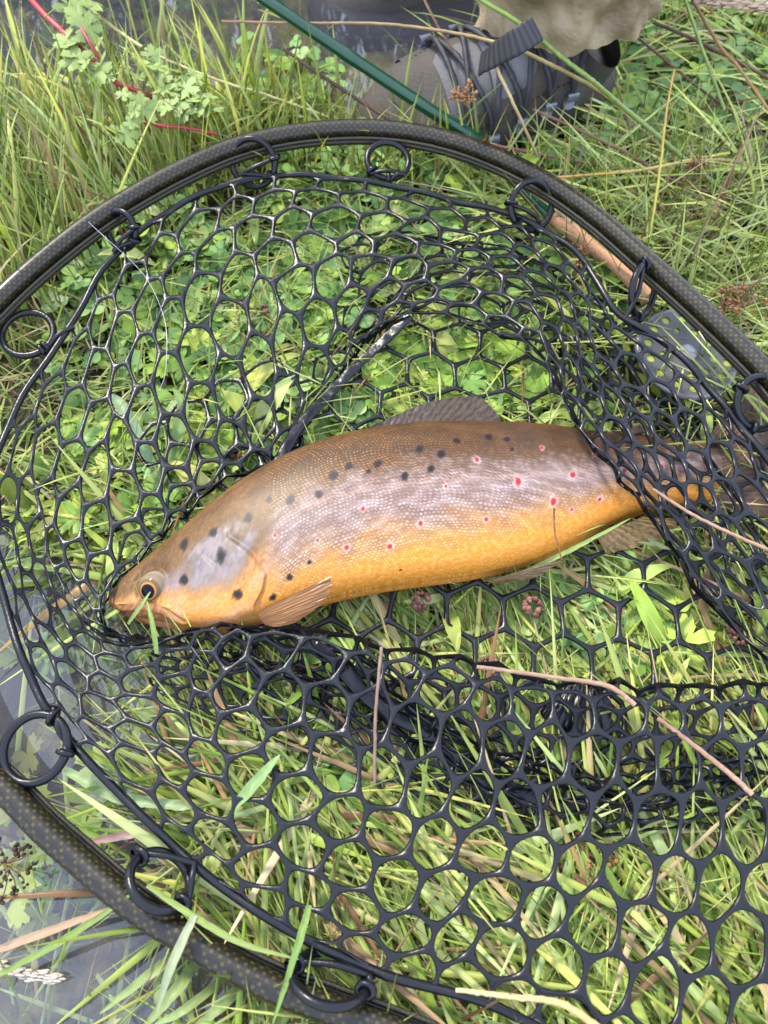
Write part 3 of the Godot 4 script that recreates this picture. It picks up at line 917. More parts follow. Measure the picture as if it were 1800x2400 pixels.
func trout() -> void:
	var fish := thing("trout", "brown trout with an orange belly and red spots lying in the net", "fish")
	var sh := Shape.new()
	var rows := []
	var uvs := []
	var ns := 560
	var nv := 200
	for i in ns:
		var s := pow(i / (ns - 1.0), 1.6)
		var row := PackedVector3Array()
		for j in nv:
			var v := 2.0 * j / nv
			var p := fish_point(s, v)
			var r := fish_row(s)
			p += (p - (r[0] as Vector3)).normalized() * fish_relief(s, v)
			row.append(p)
			uvs.append(Vector2(s, v if v <= 1.0 else 2.0 - v))
		rows.append(row)
	sh.grid(rows, [Color.WHITE], true, false, uvs)
	if sh.n[200 * nv + 50].y < 0.0:
		sh = Shape.new()
		sh.grid(rows, [Color.WHITE], true, true, uvs)
	obj("body", sh, fish_skin(), fish)
	var wetfin := mat(0.5, 0.3)
	wetfin.clearcoat_enabled = true
	wetfin.clearcoat = 0.2
	wetfin.clearcoat_roughness = 0.2
	wetfin.backlight_enabled = true
	wetfin.backlight = Color(0.35, 0.28, 0.2)
	# eye: ball, gold-rimmed pupil looking down towards the belly
	var e: Vector2 = eye_at[0]
	var en := fish_normal(e.x, e.y)
	var ec := fish_point(e.x, e.y) - en * 0.0050
	var r := fish_row(e.x)
	var gaze := (en - (r[1] as Vector3).normalized() * 0.6).normalized()
	var gx := gaze.cross(Vector3.RIGHT).normalized()
	var gy := gx.cross(gaze)
	var eye := Shape.new()
	var er := []
	var ecol := []
	for i in 34:
		var th := PI * 0.62 * i / 33.0
		var row := PackedVector3Array()
		var deg := rad_to_deg(th)
		var cc := lin(0.004, 0.004, 0.008)
		if deg > 27.0: cc = lin(0.28, 0.133, 0.042)
		if deg > 31.0: cc = lin(0.10, 0.07, 0.035)
		if deg > 46.0: cc = lin(0.15, 0.115, 0.075)
		if deg > 72.0: cc = lin(0.19, 0.155, 0.12)
		for j in 32:
			var a := TAU * j / 32
			row.append(ec + (gaze * cos(th) + (gx * cos(a) + gy * sin(a)) * sin(th)) * 0.0096)
		er.append(row)
		ecol.append(cc)
	eye.grid(er, ecol, true, false)
	for q in eye.v.size(): eye.n[q] = (eye.v[q] - ec).normalized()
	var em := mat(0.08, 0.22)
	obj("eye", eye, em, fish)
	# fins
	var d := Shape.new()
	fin(d, [Vector3(-0.017, 0.042, -0.2658), Vector3(0.003, 0.043, -0.2689), Vector3(0.0201, 0.043, -0.2707), Vector3(0.0388, 0.043, -0.2713), Vector3(0.0607, 0.04, -0.2737)], [Vector3(-0.0146, 0.045, -0.2662), Vector3(0.0059, 0.044, -0.2779), Vector3(0.0295, 0.04, -0.2918), Vector3(0.0596, 0.036, -0.2983), Vector3(0.0743, 0.038, -0.2793)], 19, 0.0006, lin(0.022, 0.016, 0.012), lin(0.075, 0.055, 0.04))
	obj("dorsal_fin", d, wetfin, fish)
	var pc := Shape.new()
	fin(pc, [Vector3(-0.0673, 0.052, -0.1461), Vector3(-0.0659, 0.05, -0.1437), Vector3(-0.0646, 0.048, -0.1421), Vector3(-0.0635, 0.045, -0.1416)], [Vector3(-0.0276, 0.066, -0.1612), Vector3(-0.028, 0.063, -0.154), Vector3(-0.0339, 0.058, -0.1475), Vector3(-0.0466, 0.05, -0.1409)], 12, 0.0007, lin(0.14, 0.062, 0.02), lin(0.24, 0.115, 0.04), 0.003)
	obj("pectoral_fin", pc, wetfin, fish)
	var pf := Shape.new()
	fin(pf, [Vector3(-0.0584, 0.016, -0.149), Vector3(-0.0543, 0.016, -0.1484), Vector3(-0.0504, 0.016, -0.1484)], [Vector3(-0.0474, 0.014, -0.1386), Vector3(-0.0369, 0.014, -0.14), Vector3(-0.0312, 0.016, -0.1462)], 8, 0.0007, lin(0.056, 0.035, 0.021), lin(0.14, 0.091, 0.056))
	obj("pectoral_fin", pf, wetfin, fish)
	var pv := Shape.new()
	fin(pv, [Vector3(0.0563, 0.037, -0.1711), Vector3(0.0628, 0.037, -0.1717), Vector3(0.071, 0.036, -0.1741)], [Vector3(0.0678, 0.029, -0.1716), Vector3(0.0882, 0.029, -0.1765), Vector3(0.103, 0.033, -0.1855)], 9, 0.0008, lin(0.07, 0.042, 0.017), lin(0.21, 0.14, 0.07))
	obj("pelvic_fin", pv, wetfin, fish)
	var an := Shape.new()
	fin(an, [Vector3(0.1242, 0.035, -0.1982), Vector3(0.133, 0.035, -0.2034), Vector3(0.1446, 0.035, -0.2086), Vector3(0.1537, 0.034, -0.2128)], [Vector3(0.1311, 0.026, -0.1923), Vector3(0.1509, 0.026, -0.1972), Vector3(0.1699, 0.027, -0.2058), Vector3(0.1761, 0.031, -0.2125)], 10, 0.0009, lin(0.084, 0.052, 0.017), lin(0.252, 0.161, 0.063))
	obj("anal_fin", an, wetfin, fish)
	var ad := Shape.new()
	fin(ad, [Vector3(0.1476, 0.028, -0.2745), Vector3(0.1534, 0.028, -0.2741), Vector3(0.1578, 0.028, -0.2738)], [Vector3(0.1542, 0.028, -0.2798), Vector3(0.1657, 0.026, -0.283), Vector3(0.1701, 0.026, -0.2787)], 5, 0.0012, lin(0.042, 0.028, 0.017), lin(0.098, 0.063, 0.035))
	obj("adipose_fin", ad, wetfin, fish)
	var tl := Shape.new()
	fin(tl, [Vector3(0.2118, 0.017, -0.2804), Vector3(0.2132, 0.018, -0.2669), Vector3(0.2125, 0.018, -0.253), Vector3(0.2091, 0.018, -0.2395), Vector3(0.2029, 0.017, -0.2282)], [Vector3(0.2405, 0.026, -0.3182), Vector3(0.2629, 0.026, -0.3087), Vector3(0.2658, 0.02, -0.2727), Vector3(0.2643, 0.018, -0.2395), Vector3(0.254, 0.016, -0.2177)], 22, 0.0010, lin(0.052, 0.032, 0.021), lin(0.098, 0.059, 0.038))
	obj("tail_fin", tl, wetfin, fish)

# ------------------------------------------------------------------ the angler's boots and legs
var heel: Vector3
var ahead: Vector3
var aside: Vector3
var roll := 0.0

func boot_at(f: float, y: float, z: float) -> Vector3:
	return heel + ahead * f * 0.228 + Vector3.UP * (y * cos(roll) - z * sin(roll)) + aside * (z * cos(roll) + y * sin(roll))

const BOOT := [[-0.02, 0.012, 0.05, 0.010], [0.0, 0.030, 0.062, 0.0], [0.08, 0.036, 0.078, 0.0], [0.2, 0.042, 0.112, 0.0], [0.32, 0.046, 0.122, 0.0], [0.42, 0.048, 0.113, 0.0], [0.52, 0.051, 0.101, 0.0], [0.62, 0.054, 0.09, 0.0], [0.72, 0.056, 0.079, 0.0], [0.82, 0.054, 0.068, 0.0], [0.9, 0.045, 0.056, 0.002], [0.96, 0.034, 0.046, 0.004], [1.0, 0.018, 0.035, 0.008], [1.012, 0.002, 0.026, 0.016]]

func boot_top(f: float) -> Array:
	for i in BOOT.size() - 1:
		if f <= BOOT[i + 1][0]:
			var t: float = (f - BOOT[i][0]) / (BOOT[i + 1][0] - BOOT[i][0])
			return [lerpf(BOOT[i][1], BOOT[i + 1][1], t), lerpf(BOOT[i][2], BOOT[i + 1][2], t)]
	return [0.01, 0.03]

func on_boot(f: float, across: float, off := 0.0) -> Vector3:      # across: -1 far side .. 1 near side, over the top
	var w: Array = boot_top(f)
	var a := across * 1.15
	return boot_at(f, 0.012 + (w[1] - 0.012) * pow(maxf(cos(a), 0.0), 0.75) + off, sin(a) * (w[0] * 1.02 + off))

func boot_loft(sh: Shape, stations: Array, grow: float, bottom: float, col: Color) -> void:
	var rows := []
	var cols := []
	for st in stations:
		var row := PackedVector3Array()
		for j in 40:
			var a := TAU * j / 40.0
			var ca := cos(a)
			var sa := sin(a)
			var z: float = signf(ca) * pow(absf(ca), 0.62) * (st[1] + grow)
			var y: float
			if sa >= 0.0:
				y = 0.02 + (st[2] + grow - 0.02) * pow(sa, 0.85)
			else:
				y = 0.02 + (0.02 - bottom - st[3]) * -pow(-sa, 0.35)
			var p := boot_at(st[0], y, z)
			p += (p - boot_at(st[0], 0.04, 0)).normalized() * 0.0012 * noise.get_noise_3d(p.x * 900.0, p.y * 900.0, p.z * 900.0)
			row.append(p)
			var k := 0.5 + 0.5 * fine.get_noise_3d(p.x * 1600.0, p.y * 1600.0, p.z * 1600.0)
			cols.append(col.lerp(Color(col.r * 1.35, col.g * 1.28, col.b * 1.15), k))
		rows.append(row)
	var out := Shape.new()
	out.grid(rows, cols, true, false)
	var flip: bool = out.n[4 * 40 + 10].y < 0.0
	sh.grid(rows, cols, true, flip)

func make_boot(who: Node3D, laced: bool) -> void:
	var leather := mat(0.62, 0.25)
	bump_of(made_noise(0.05, 41, 4), 0.05, leather, 30.0)
	var sole_m := mat(0.7, 0.4)
	var cordm := mat(0.6, 0.4)
	var metal := mat(0.35, 0.5)
	metal.metallic = 0.3
	var stations := []
	for i in 40:
		var f := -0.02 + 1.032 * i / 39.0
		var a := 0
		while a < BOOT.size() - 2 and f > BOOT[a + 1][0]: a += 1
		var t: float = (f - BOOT[a][0]) / (BOOT[a + 1][0] - BOOT[a][0])
		t = clampf(t, 0, 1)
		stations.append([f, lerpf(BOOT[a][1], BOOT[a + 1][1], t), lerpf(BOOT[a][2], BOOT[a + 1][2], t), lerpf(BOOT[a][3], BOOT[a + 1][3], t)])
	var b := Shape.new()
	boot_loft(b, stations, 0.0, 0.012, lin(0.058, 0.052, 0.046))
	# shaft
	var shaft := []
	for i in 14:
		var y := 0.05 + 0.06 * i / 13.0
		var row := PackedVector3Array()
		for j in 28:
			var an := TAU * j / 28
			row.append(boot_at(0.20 - 0.03 * i / 13.0 + cos(an) * 0.11, y + 0.012 * cos(an), sin(an) * 0.034))
		shaft.append(row)
	var probe := Shape.new()
	probe.grid(shaft, [Color.WHITE], true, false)
	b.grid(shaft, [lin(0.058, 0.052, 0.046)], true, probe.n[28 * 4 + 7].dot(probe.v[28 * 4 + 7] - boot_at(0.22, 0.1, 0)) < 0.0)
	var bo := obj("boot", b, leather, who)
	var so := Shape.new()
	var ss := []
	for st in stations: ss.append([st[0] * 1.005, st[1] + 0.002, 0.026, 0.0])
	boot_loft(so, ss, 0.0015, 0.0, lin(0.015, 0.015, 0.015))
	obj("sole", so, sole_m, bo)
	if not laced:
		return
	# overlapping quarters beside the tongue, raised with a stitched edge
	for side in [-1.0, 1.0]:
		var rows := []
		for i in 24:
			var f := 0.23 + 0.56 * i / 23.0
			var row := PackedVector3Array()
			for j in 9:
				var off := 0.0028 * sin(PI * clampf((j + 0.15) / 8.3, 0, 1)) + 0.0008
				row.append(on_boot(f, side * (0.60 + 0.5 * j / 8.0), off))
			rows.append(row)
		var q := Shape.new()
		var pr := Shape.new()
		pr.grid(rows, [Color.WHITE], false, false)
		q.grid(rows, [lin(0.065, 0.059, 0.053)], false, pr.n[12 * 9 + 4].y < 0.0)
		obj("quarter", q, leather, bo)
		var st := Shape.new()
		for i in 30:
			var f := 0.235 + 0.54 * i / 30.0
			st.tube([on_boot(f, side * 0.65, 0.0036), on_boot(f + 0.009, side * 0.65, 0.0036)], [0.0006], 5, [lin(0.021, 0.021, 0.021)])
		var stm := obj("stitching", st, cordm, bo)
		tag(stm, "", "", "", "stuff")
	# padded tongue of three panels
	for k in 3:
		var f0 := 0.27 + 0.15 * k
		var rows := []
		for i in 12:
			var f := f0 + 0.143 * i / 11.0
			var row := PackedVector3Array()
			for j in 13:
				var x := -1.0 + 2.0 * j / 12.0
				row.append(on_boot(f, x * 0.56, 0.001 + 0.005 * pow(1.0 - x * x, 0.4) * pow(sin(PI * clampf(i / 11.0, 0.02, 0.98)), 0.35)))
			rows.append(row)
		var q := Shape.new()
		var pr := Shape.new()
		pr.grid(rows, [Color.WHITE], false, false)
		q.grid(rows, [lin(0.115, 0.11, 0.11) if k != 1 else lin(0.14, 0.136, 0.138)], false, pr.n[6 * 13 + 6].y < 0.0)
		obj("tongue_panel", q, leather, bo)
	var tt := Shape.new()
	var tr := []
	for i in 12:
		var row := PackedVector3Array()
		for j in 13:
			var x := -1.0 + 2.0 * j / 12.0
			var h := 0.125 + 0.05 * i / 11.0
			row.append(boot_at(0.24 - 0.01 * i / 11.0 + 0.06 * (1.0 - x * x), h, x * 0.024 * (1.0 - 0.5 * pow(i / 11.0, 3.0))))
		tr.append(row)
	tt.grid(tr, [lin(0.105, 0.091, 0.087)], false, false)
	obj("tongue_top", tt, leather, bo)
	# hooks and laces
	var hook_f := [0.69, 0.59, 0.485, 0.385, 0.30]
	var hooks := {}
	for i in 5:
		for side in [-1.0, 1.0]:
			var p := on_boot(hook_f[i], side * 0.74, 0.004)
			var outd := (on_boot(hook_f[i], side * 0.92, 0.004) - p).normalized()
			var upd := (p - boot_at(hook_f[i], 0.03, 0)).normalized()
			var hk := Shape.new()
			var rows := []
			for w in [-0.0048, 0.0048]:
				var row := PackedVector3Array()
				for q in 12:
					var g := PI * 1.25 * q / 11.0
					row.append(p + ahead * w + outd * (0.006 - 0.005 * sin(g)) + upd * (0.0045 - 0.0045 * cos(g)))
				rows.append(row)
			hk.grid(rows, [lin(0.119, 0.14, 0.164)], false, false)
			hk.tube([p + outd * 0.009 - upd * 0.002, p + outd * 0.0095 + upd * 0.0022], [0.0052], 12, [lin(0.098, 0.115, 0.14)])
			obj("lace_hook", hk, metal, bo)
			hooks[[i, side]] = p + upd * 0.0045 + outd * 0.001
	var lace := Shape.new()
	for i in 5:
		for side in [-1.0, 1.0]:
			var a: Vector3 = hooks[[i, side]]
			if i < 4:
				twist(lace, over_top(hook_f[i], hook_f[i + 1], side, a, hooks[[i + 1, -side]]))
	twist(lace, over_top(hook_f[0], hook_f[0], 1.0, hooks[[0, 1.0]], hooks[[0, -1.0]]))
	twist(lace, spline([hooks[[4, 1.0]], boot_at(0.29, 0.15, 0.02), boot_at(0.30, 0.17, 0.0)], 14))
	twist(lace, spline([hooks[[4, -1.0]], boot_at(0.29, 0.15, -0.02), boot_at(0.30, 0.17, 0.0)], 14))
	obj("lace", lace, cordm, bo)

func over_top(f0: float, f1: float, side: float, from: Vector3, to: Vector3) -> Array:
	var p := [from]
	for i in range(1, 9):
		p.append(on_boot(lerpf(f0, f1, i / 9.0), side * 0.70 * (1.0 - 2.0 * i / 9.0), 0.0095 + (0.0022 if side > 0.0 else 0.0)))
	p.append(to)
	return spline(p, 30)

func twist(sh: Shape, p: Array) -> void:
	var r := []
	for i in p.size(): r.append(0.0023 + 0.0003 * sin(i * 1.9))
	sh.tube(p, r, 8, [lin(0.025, 0.024, 0.028)])

func leg(who: Node3D, base: Vector3, top: Vector3, r0: float, r1: float, hem: float, sd: float, cloth: Material) -> void:
	var rows := []
	var cols := []
	var n3 := made_noise(1.0, 61 + int(sd), 3)
	for i in 90:
		var t := i / 89.0
		var c := base.lerp(top, t)
		var row := PackedVector3Array()
		for j in 96:
			var a := TAU * j / 96
			var dir := (ahead * cos(a) + aside * sin(a))
			var rad := lerpf(r0, r1, smoothstep(0.0, 0.25, t))
			rad *= 1.0 - 0.10 * exp(-pow(t / 0.05, 2.0))
			rad += 0.004 * sin(t * 75.0 + 3.0 * n3.get_noise_2d(cos(a) * 1.2, sin(a) * 1.2 + t * 3.0)) * exp(-t * 2.6)
			rad += 0.007 * n3.get_noise_3d(cos(a) * 1.6 + t * 4.0, sin(a) * 1.6 - t * 4.0, t * 7.0) + 0.010 * pow(1.0 - absf(n3.get_noise_3d(cos(a) * 0.9 + 9.0, sin(a) * 0.9 - t * 2.0, t * 5.0)), 4.0) - 0.005 + 0.0025 * n3.get_noise_3d(cos(a) * 5.0, sin(a) * 5.0, t * 22.0)
			var y: float = hem * sin(a - 0.6) * (1.0 - smoothstep(0.0, 0.3, t)) + 0.004 * n3.get_noise_2d(a * 2.0, 4.0) * (1.0 - t)
			row.append(c + dir * rad + Vector3.UP * y)
			var p: Vector3 = row[j]
			var m := 0.5 + 0.5 * fine.get_noise_3d(p.x * 1200.0, p.y * 1200.0, p.z * 1200.0)
			var stain := smoothstep(0.47, 0.60, 0.5 + 0.5 * noise.get_noise_3d(p.x * 1500.0, p.y * 1500.0, p.z * 1500.0))
			cols.append(lin(0.21, 0.164, 0.095).lerp(lin(0.252, 0.203, 0.122), m).lerp(lin(0.119, 0.091, 0.049), stain * 0.75))
		rows.append(row)
	var probe := Shape.new()
	probe.grid(rows, [Color.WHITE], true, false)
	var k := 50 * 96 + 10
	var sh := Shape.new()
	sh.grid(rows, cols, true, probe.n[k].dot(probe.v[k] - base.lerp(top, 50 / 89.0)) < 0.0)
	obj("wader_leg", sh, cloth, who)

func person() -> void:
	var who := thing("person", "person in tan waders and grey laced wading boots standing in the shallows", "person")
	var cloth := mat(0.55, 0.45)
	bump_of(made_noise(0.04, 51, 4), 0.06, cloth, 18.0)
	heel = Vector3(0.190, 0.0, -0.680)
	ahead = Vector3(-0.94, 0, 0.34).normalized()
	aside = ahead.cross(Vector3.UP).normalized()
	if aside.z < 0.0: aside = -aside
	heel.y = -0.025
	roll = deg_to_rad(22.0)
	make_boot(who, true)
	leg(who, Vector3(0.142, 0.090, -0.630), Vector3(0.120, 0.62, -0.65), 0.070, 0.078, 0.012, 0.0, cloth)
	# strap that hooks the gaiter to the laces
	var rows := []
	var path := spline([Vector3(0.1, 0.142, -0.5161), Vector3(0.088, 0.138, -0.5097), Vector3(0.0758, 0.124, -0.5186), Vector3(0.0678, 0.108, -0.533)], 26)
	for i in 26:
		var t: Vector3 = (path[mini(i + 1, 25)] - path[maxi(i - 1, 0)]).normalized()
		var across := t.cross(Vector3(0.1, 0.75, 0.65)).normalized()
		var nn := across.cross(t)
		var row := PackedVector3Array()
		for q in 16:
			var a := TAU * q / 16
			row.append(path[i] + across * signf(cos(a)) * pow(absf(cos(a)), 0.4) * 0.0082 + nn * sin(a) * 0.0014 + nn * 0.0005 * sin(i * 2.4))
		rows.append(row)
	var sh := Shape.new()
	var ribs := []
	for i in 26: ribs.append(lin(0.008, 0.008, 0.01) if i % 2 else lin(0.03, 0.03, 0.034))
	sh.grid(rows, ribs, true, true)
	obj("gaiter_strap", sh, mat(0.6, 0.4), who)
	# the other boot, standing in the water
	roll = 0.0
	heel = [Vector3(0.1509, -0.02, -0.8102)][0] + Vector3(0, 0, -0.06)
	ahead = ([Vector3(-0.0599, -0.02, -0.7825)][0] + Vector3(0, 0, -0.06) - heel).normalized()
	aside = ahead.cross(Vector3.UP).normalized()
	if aside.z < 0.0: aside = -aside
	heel.y = -0.048
	make_boot(who, true)
	leg(who, boot_at(0.17, 0.115, 0.0), boot_at(0.05, 0.62, 0.0), 0.066, 0.072, 0.012, 5.0, cloth)

# ------------------------------------------------------------------ fly rod and reel
func fishing_rod() -> void:
	var rod := thing("fishing_rod", "dark green fly rod with cork grip and a grey perforated reel", "fishing rod")
	var gloss := mat(0.3, 0.35)
	gloss.clearcoat_enabled = true
	gloss.clearcoat = 0.4
	gloss.clearcoat_roughness = 0.05
	var p := spline([Vector3(-0.1486, 0.11, -0.6712), Vector3(-0.0937, 0.095, -0.6367), Vector3(-0.0468, 0.08, -0.6093), Vector3(0.0002, 0.066, -0.5804), Vector3(0.0396, 0.056, -0.5537), Vector3(0.0715, 0.048, -0.5319), Vector3(0.0997, 0.036, -0.505), Vector3(0.1262, 0.028, -0.4712)], 60)
	var r := []
	var cols := []
	for i in 60:
		r.append(lerpf(0.0044, 0.0052, i / 59.0) + (0.0004 if i > 40 and i < 48 else 0.0) + (0.0005 if i in [20, 21] else 0.0))
		cols.append(lin(0.002, 0.032, 0.015))
	var sh := Shape.new()
	sh.tube(p, r, 14, cols)
	obj("blank", sh, gloss, rod)
	var band := Shape.new()
	band.tube([p[43], p[43].lerp(p[44], 0.35)], [0.0060], 14, [lin(0.175, 0.021, 0.014)])
	obj("whipping", band, gloss, rod)
	var cp := spline([Vector3(0.1233, 0.028, -0.4772), Vector3(0.1421, 0.027, -0.4552), Vector3(0.1604, 0.026, -0.4348), Vector3(0.1779, 0.025, -0.4128), Vector3(0.1885, 0.024, -0.3937)], 40)
	var cr_ := []
	for i in 40:
		var t := i / 39.0
		cr_.append(0.0036 + 0.0017 * smoothstep(0.0, 0.35, t) + 0.0008 * sin(t * 9.0))
	var ck := Shape.new()
	ck.tube(cp, cr_, 20, [Color.WHITE])
	var cork := mat(0.75, 0.3, false, Color(0.66, 0.50, 0.38))
	bump_of(made_noise(0.06, 71, 4), 0.05, cork, 25.0)
	obj("cork_grip", ck, cork, rod)
	# reel: perforated plate over a drum of line
	var at: Vector3 = [Vector3(0.2057, 0.026, -0.3417)][0]
	var reel := Node3D.new()
	reel.name = "reel"
	rod.add_child(reel)
	var tilt := Transform3D(Basis.from_euler(Vector3(0.12, 0, -0.1)), at)
	reel.transform = tilt
	var flat := PackedVector2Array()
	var holes := []
	for i in 72: flat.append(Vector2.from_angle(TAU * i / 72) * 0.034)
	for i in 36: flat.append(Vector2.from_angle(TAU * i / 36) * 0.0225)
	for i in 24: flat.append(Vector2.from_angle(TAU * i / 24) * 0.012)
	flat.append(Vector2.ZERO)
	for circle in [[0.0275, 14, 0.0030], [0.0180, 9, 0.0025]]:
		for i in circle[1]:
			var mid := Vector2.from_angle(TAU * i / circle[1] + circle[0] * 90.0) * float(circle[0])
			holes.append([mid, circle[2]])
			for k in 14: flat.append(mid + Vector2.from_angle(TAU * k / 14) * float(circle[2]))
	var plate := Shape.new()
	for q in flat: plate.vert(Vector3(q.x, 0.002, q.y), Vector3.UP, Color.WHITE)
	var cut := Geometry2D.triangulate_delaunay(flat)
	for i in range(0, cut.size(), 3):
		var mid := (flat[cut[i]] + flat[cut[i + 1]] + flat[cut[i + 2]]) / 3.0
		var solid := true
		for h in holes:
			if mid.distance_to(h[0]) < h[1] * 0.98: solid = false
		if solid: plate.tri(cut[i], cut[i + 1], cut[i + 2])
	for h in holes:
		var wall := []
		for y in [0.002, -0.001]:
			var row := PackedVector3Array()
			for k in 14:
				var q: Vector2 = h[0] + Vector2.from_angle(TAU * k / 14) * float(h[1])
				row.append(Vector3(q.x, y, q.y))
			wall.append(row)
		plate.grid(wall, [Color.WHITE], true, false)
	var pm := mat(0.6, 0.4, false, Color(0.32, 0.32, 0.31))
	pm.metallic = 0.4
	obj("spool_plate", plate, pm, reel)
	var drum := Shape.new()
	drum.tube([Vector3(0, -0.012, 0), Vector3(0, 0.0008, 0)], [0.0325], 48, [lin(0.28, 0.308, 0.049)])
	obj("fly_line", drum, mat(0.5, 0.4), reel)
	var rim := Shape.new()
	var circ := []
	for i in 61: circ.append(Vector3(cos(TAU * i / 60), 0, sin(TAU * i / 60)) * 0.034)
	rim.tube(circ, [0.0022], 10, [lin(0.084, 0.084, 0.087)], false)
	obj("spool_rim", rim, mat(0.35, 0.5), reel)
	var back := Shape.new()
	back.tube([Vector3(0, -0.022, 0), Vector3(0, -0.012, 0)], [0.0345], 48, [lin(0.021, 0.021, 0.022)])
	obj("reel_frame", back, mat(0.4, 0.5), reel)
	var hub := Shape.new()
	hub.ball(Vector3(0, 0.002, 0), 0.0065, lin(0.2, 0.21, 0.22), 10, 20, Vector3(1, 0.5, 1))
	obj("hub_cap", hub, mat(0.2, 0.6), reel)

# ------------------------------------------------------------------ plants
func blade_mesh(bend: float, fold: float, tipped: float) -> ArrayMesh:      # one metre long, one metre wide, standing up and bending towards +z
	var sh := Shape.new()
	var rows := []
	var cols := []
	var y := 0.0
	var z := 0.0
	for i in 8:
		var t := i / 7.0
		var a := bend * t
		var w := (0.75 + 0.25 * sin(t * PI * 0.8)) * (1.0 - pow(t, tipped)) * 0.5 + 0.004
		var b := Vector3(0, -sin(a), cos(a)) * -1.0
		rows.append(PackedVector3Array([Vector3(-w, y, z) - b * fold * w * 0.02, Vector3(0, y, z), Vector3(w, y, z) - b * fold * w * 0.02]))
		var k := 0.9 + 0.1 * t
		cols.append_array([Color(k, k, k), Color(k * 1.1, k * 1.1, k * 1.05), Color(k, k, k)])
		y += cos(a) / 7.0
		z += sin(a) / 7.0
	sh.grid(rows, cols, false, false)
	return sh.mesh()

func clover_mesh(sd: int) -> ArrayMesh:      # three heart-shaped leaflets, one metre across, on a short stalk
	var sh := Shape.new()
	rng.seed = sd
	for k in 3:
		var turn := TAU * k / 3.0 + rng.randf_range(-0.18, 0.18)
		var tilt := rng.randf_range(-0.25, 0.25)
		var out := []
		for j in 14:
			var a := TAU * j / 14.0
			var r := 0.25 * (1.0 + 0.08 * cos(2.0 * a)) * (1.0 - 0.16 * exp(-pow(angle_difference(a, PI * 0.5) / 0.35, 2.0)))
			var p := Vector3(cos(a) * r * 1.02, 0, sin(a) * r + 0.27)
			p.y = 0.05 * absf(p.x) * 4.0 * 0.5 + tilt * p.z * 0.6
			out.append(p.rotated(Vector3.UP, turn))
		sh.leaf(out, Vector3(0, tilt * 0.27 * 0.6, 0.29).rotated(Vector3.UP, turn), Color(0.95, 0.97, 0.95), Color(1.16, 1.12, 1.15), 0.5, 0.012)
	sh.tube([Vector3(0, 0, 0), Vector3(0.05, -0.5, 0.03), Vector3(0.12, -1.0, 0.02)], [0.022], 5, [Color(1.1, 1.1, 0.9)])
	return sh.mesh()

func lobed_mesh(sd: int, lobes: float) -> ArrayMesh:      # a cut leaf, one metre across
	var sh := Shape.new()
	rng.seed = sd
	var out := []
	var k := 60
	for j in k:
		var a := TAU * j / k
		var big := absf(sin((a - PI * 0.5) * lobes * 0.5 + PI * 0.5))
		var r := 0.5 * (0.36 + 0.64 * pow(big, 0.7)) * (1.0 + 0.10 * sin(a * 21.0 + sd))
		r *= 1.0 - 0.75 * exp(-pow(angle_difference(a, -PI * 0.5) / 0.3, 2.0))
		var p := Vector3(cos(a) * r, 0.05 * big + 0.05 * sin(a * 2.0 + sd) - 0.10 * r, sin(a) * r)
		out.append(p)
	sh.leaf(out, Vector3(0, 0.0, -0.02), Color(0.97, 1.0, 0.9), Color(1.15, 1.12, 1.1), 0.5, 0.02)
	sh.tube([Vector3(0, 0, -0.02), Vector3(0.02, -0.25, -0.35), Vector3(0.05, -0.7, -0.6)], [0.02], 5, [Color(1.0, 1.0, 0.8)])
	return sh.mesh()

func oval_mesh(sd: int, narrow: float) -> ArrayMesh:      # a plain pointed leaf lying along +z, one metre long
	var sh := Shape.new()
	var rows := []
	var cols := []
	for i in 9:
		var t := i / 8.0
		var w := narrow * pow(sin(PI * pow(t, 0.8)), 0.75) * 0.5 + 0.01
		var row := PackedVector3Array()
		for j in 5:
			var x := (j - 2) / 2.0
			row.append(Vector3(x * w, 0.16 * sin(t * PI * 0.9) + 0.35 * w * absf(x) + 0.02 * sin(t * 15.0 + sd + x * 3.0), t))
			var q := 1.16 if j == 2 else 0.97
			cols.append(Color(q, q, q * 0.97))
		rows.append(row)
	sh.grid(rows, cols, false, true)
	return sh.mesh()

func scatter(called: String, label: String, meshes: Array, m: Material, places: Array) -> void:
	var root := Node3D.new()
	root.name = numbered(called)
	add_child(root, true)
	tag(root, label, called.replace("_", " "), "", "stuff")
	var per := []
	for q in meshes: per.append([])
	for i in places.size(): per[places[i][2] % meshes.size()].append(places[i])
	for q in meshes.size():
		if per[q].is_empty(): continue
		var mm := MultiMesh.new()
		mm.transform_format = MultiMesh.TRANSFORM_3D
		mm.use_colors = true
		mm.mesh = meshes[q]
		mm.instance_count = per[q].size()
		for i in per[q].size():
			mm.set_instance_transform(i, per[q][i][0])
			mm.set_instance_color(i, per[q][i][1])
		var o := MultiMeshInstance3D.new()
		o.name = "leaves" if q == 0 else "leaves_%03d" % q
		o.multimesh = mm
		o.material_override = m
		tag(o, "", "", "", "stuff")
		root.add_child(o, true)

func standing(x: float, y: float, z: float, yaw: float, tilt: float, length: float, width: float) -> Transform3D:
	var b := Basis(Vector3.UP, yaw) * Basis(Vector3.RIGHT, tilt)
	return Transform3D(b * Basis.from_scale(Vector3(width, length, length)), Vector3(x, y, z))

func pick(a: Array) -> Color:
	var c: Color = a[rng.randi() % a.size()]
	var k := rng.randf_range(0.75, 1.25)
	return Color(c.r * k * rng.randf_range(0.92, 1.08), c.g * k, c.b * k * rng.randf_range(0.85, 1.15))

func in_hoop(x: float, z: float, wider := 1.0) -> bool:
	var c := Vector2(0.075, -0.215)
	return Geometry2D.is_point_in_polygon(c + (Vector2(x, z) - c) / wider, hoop_poly)

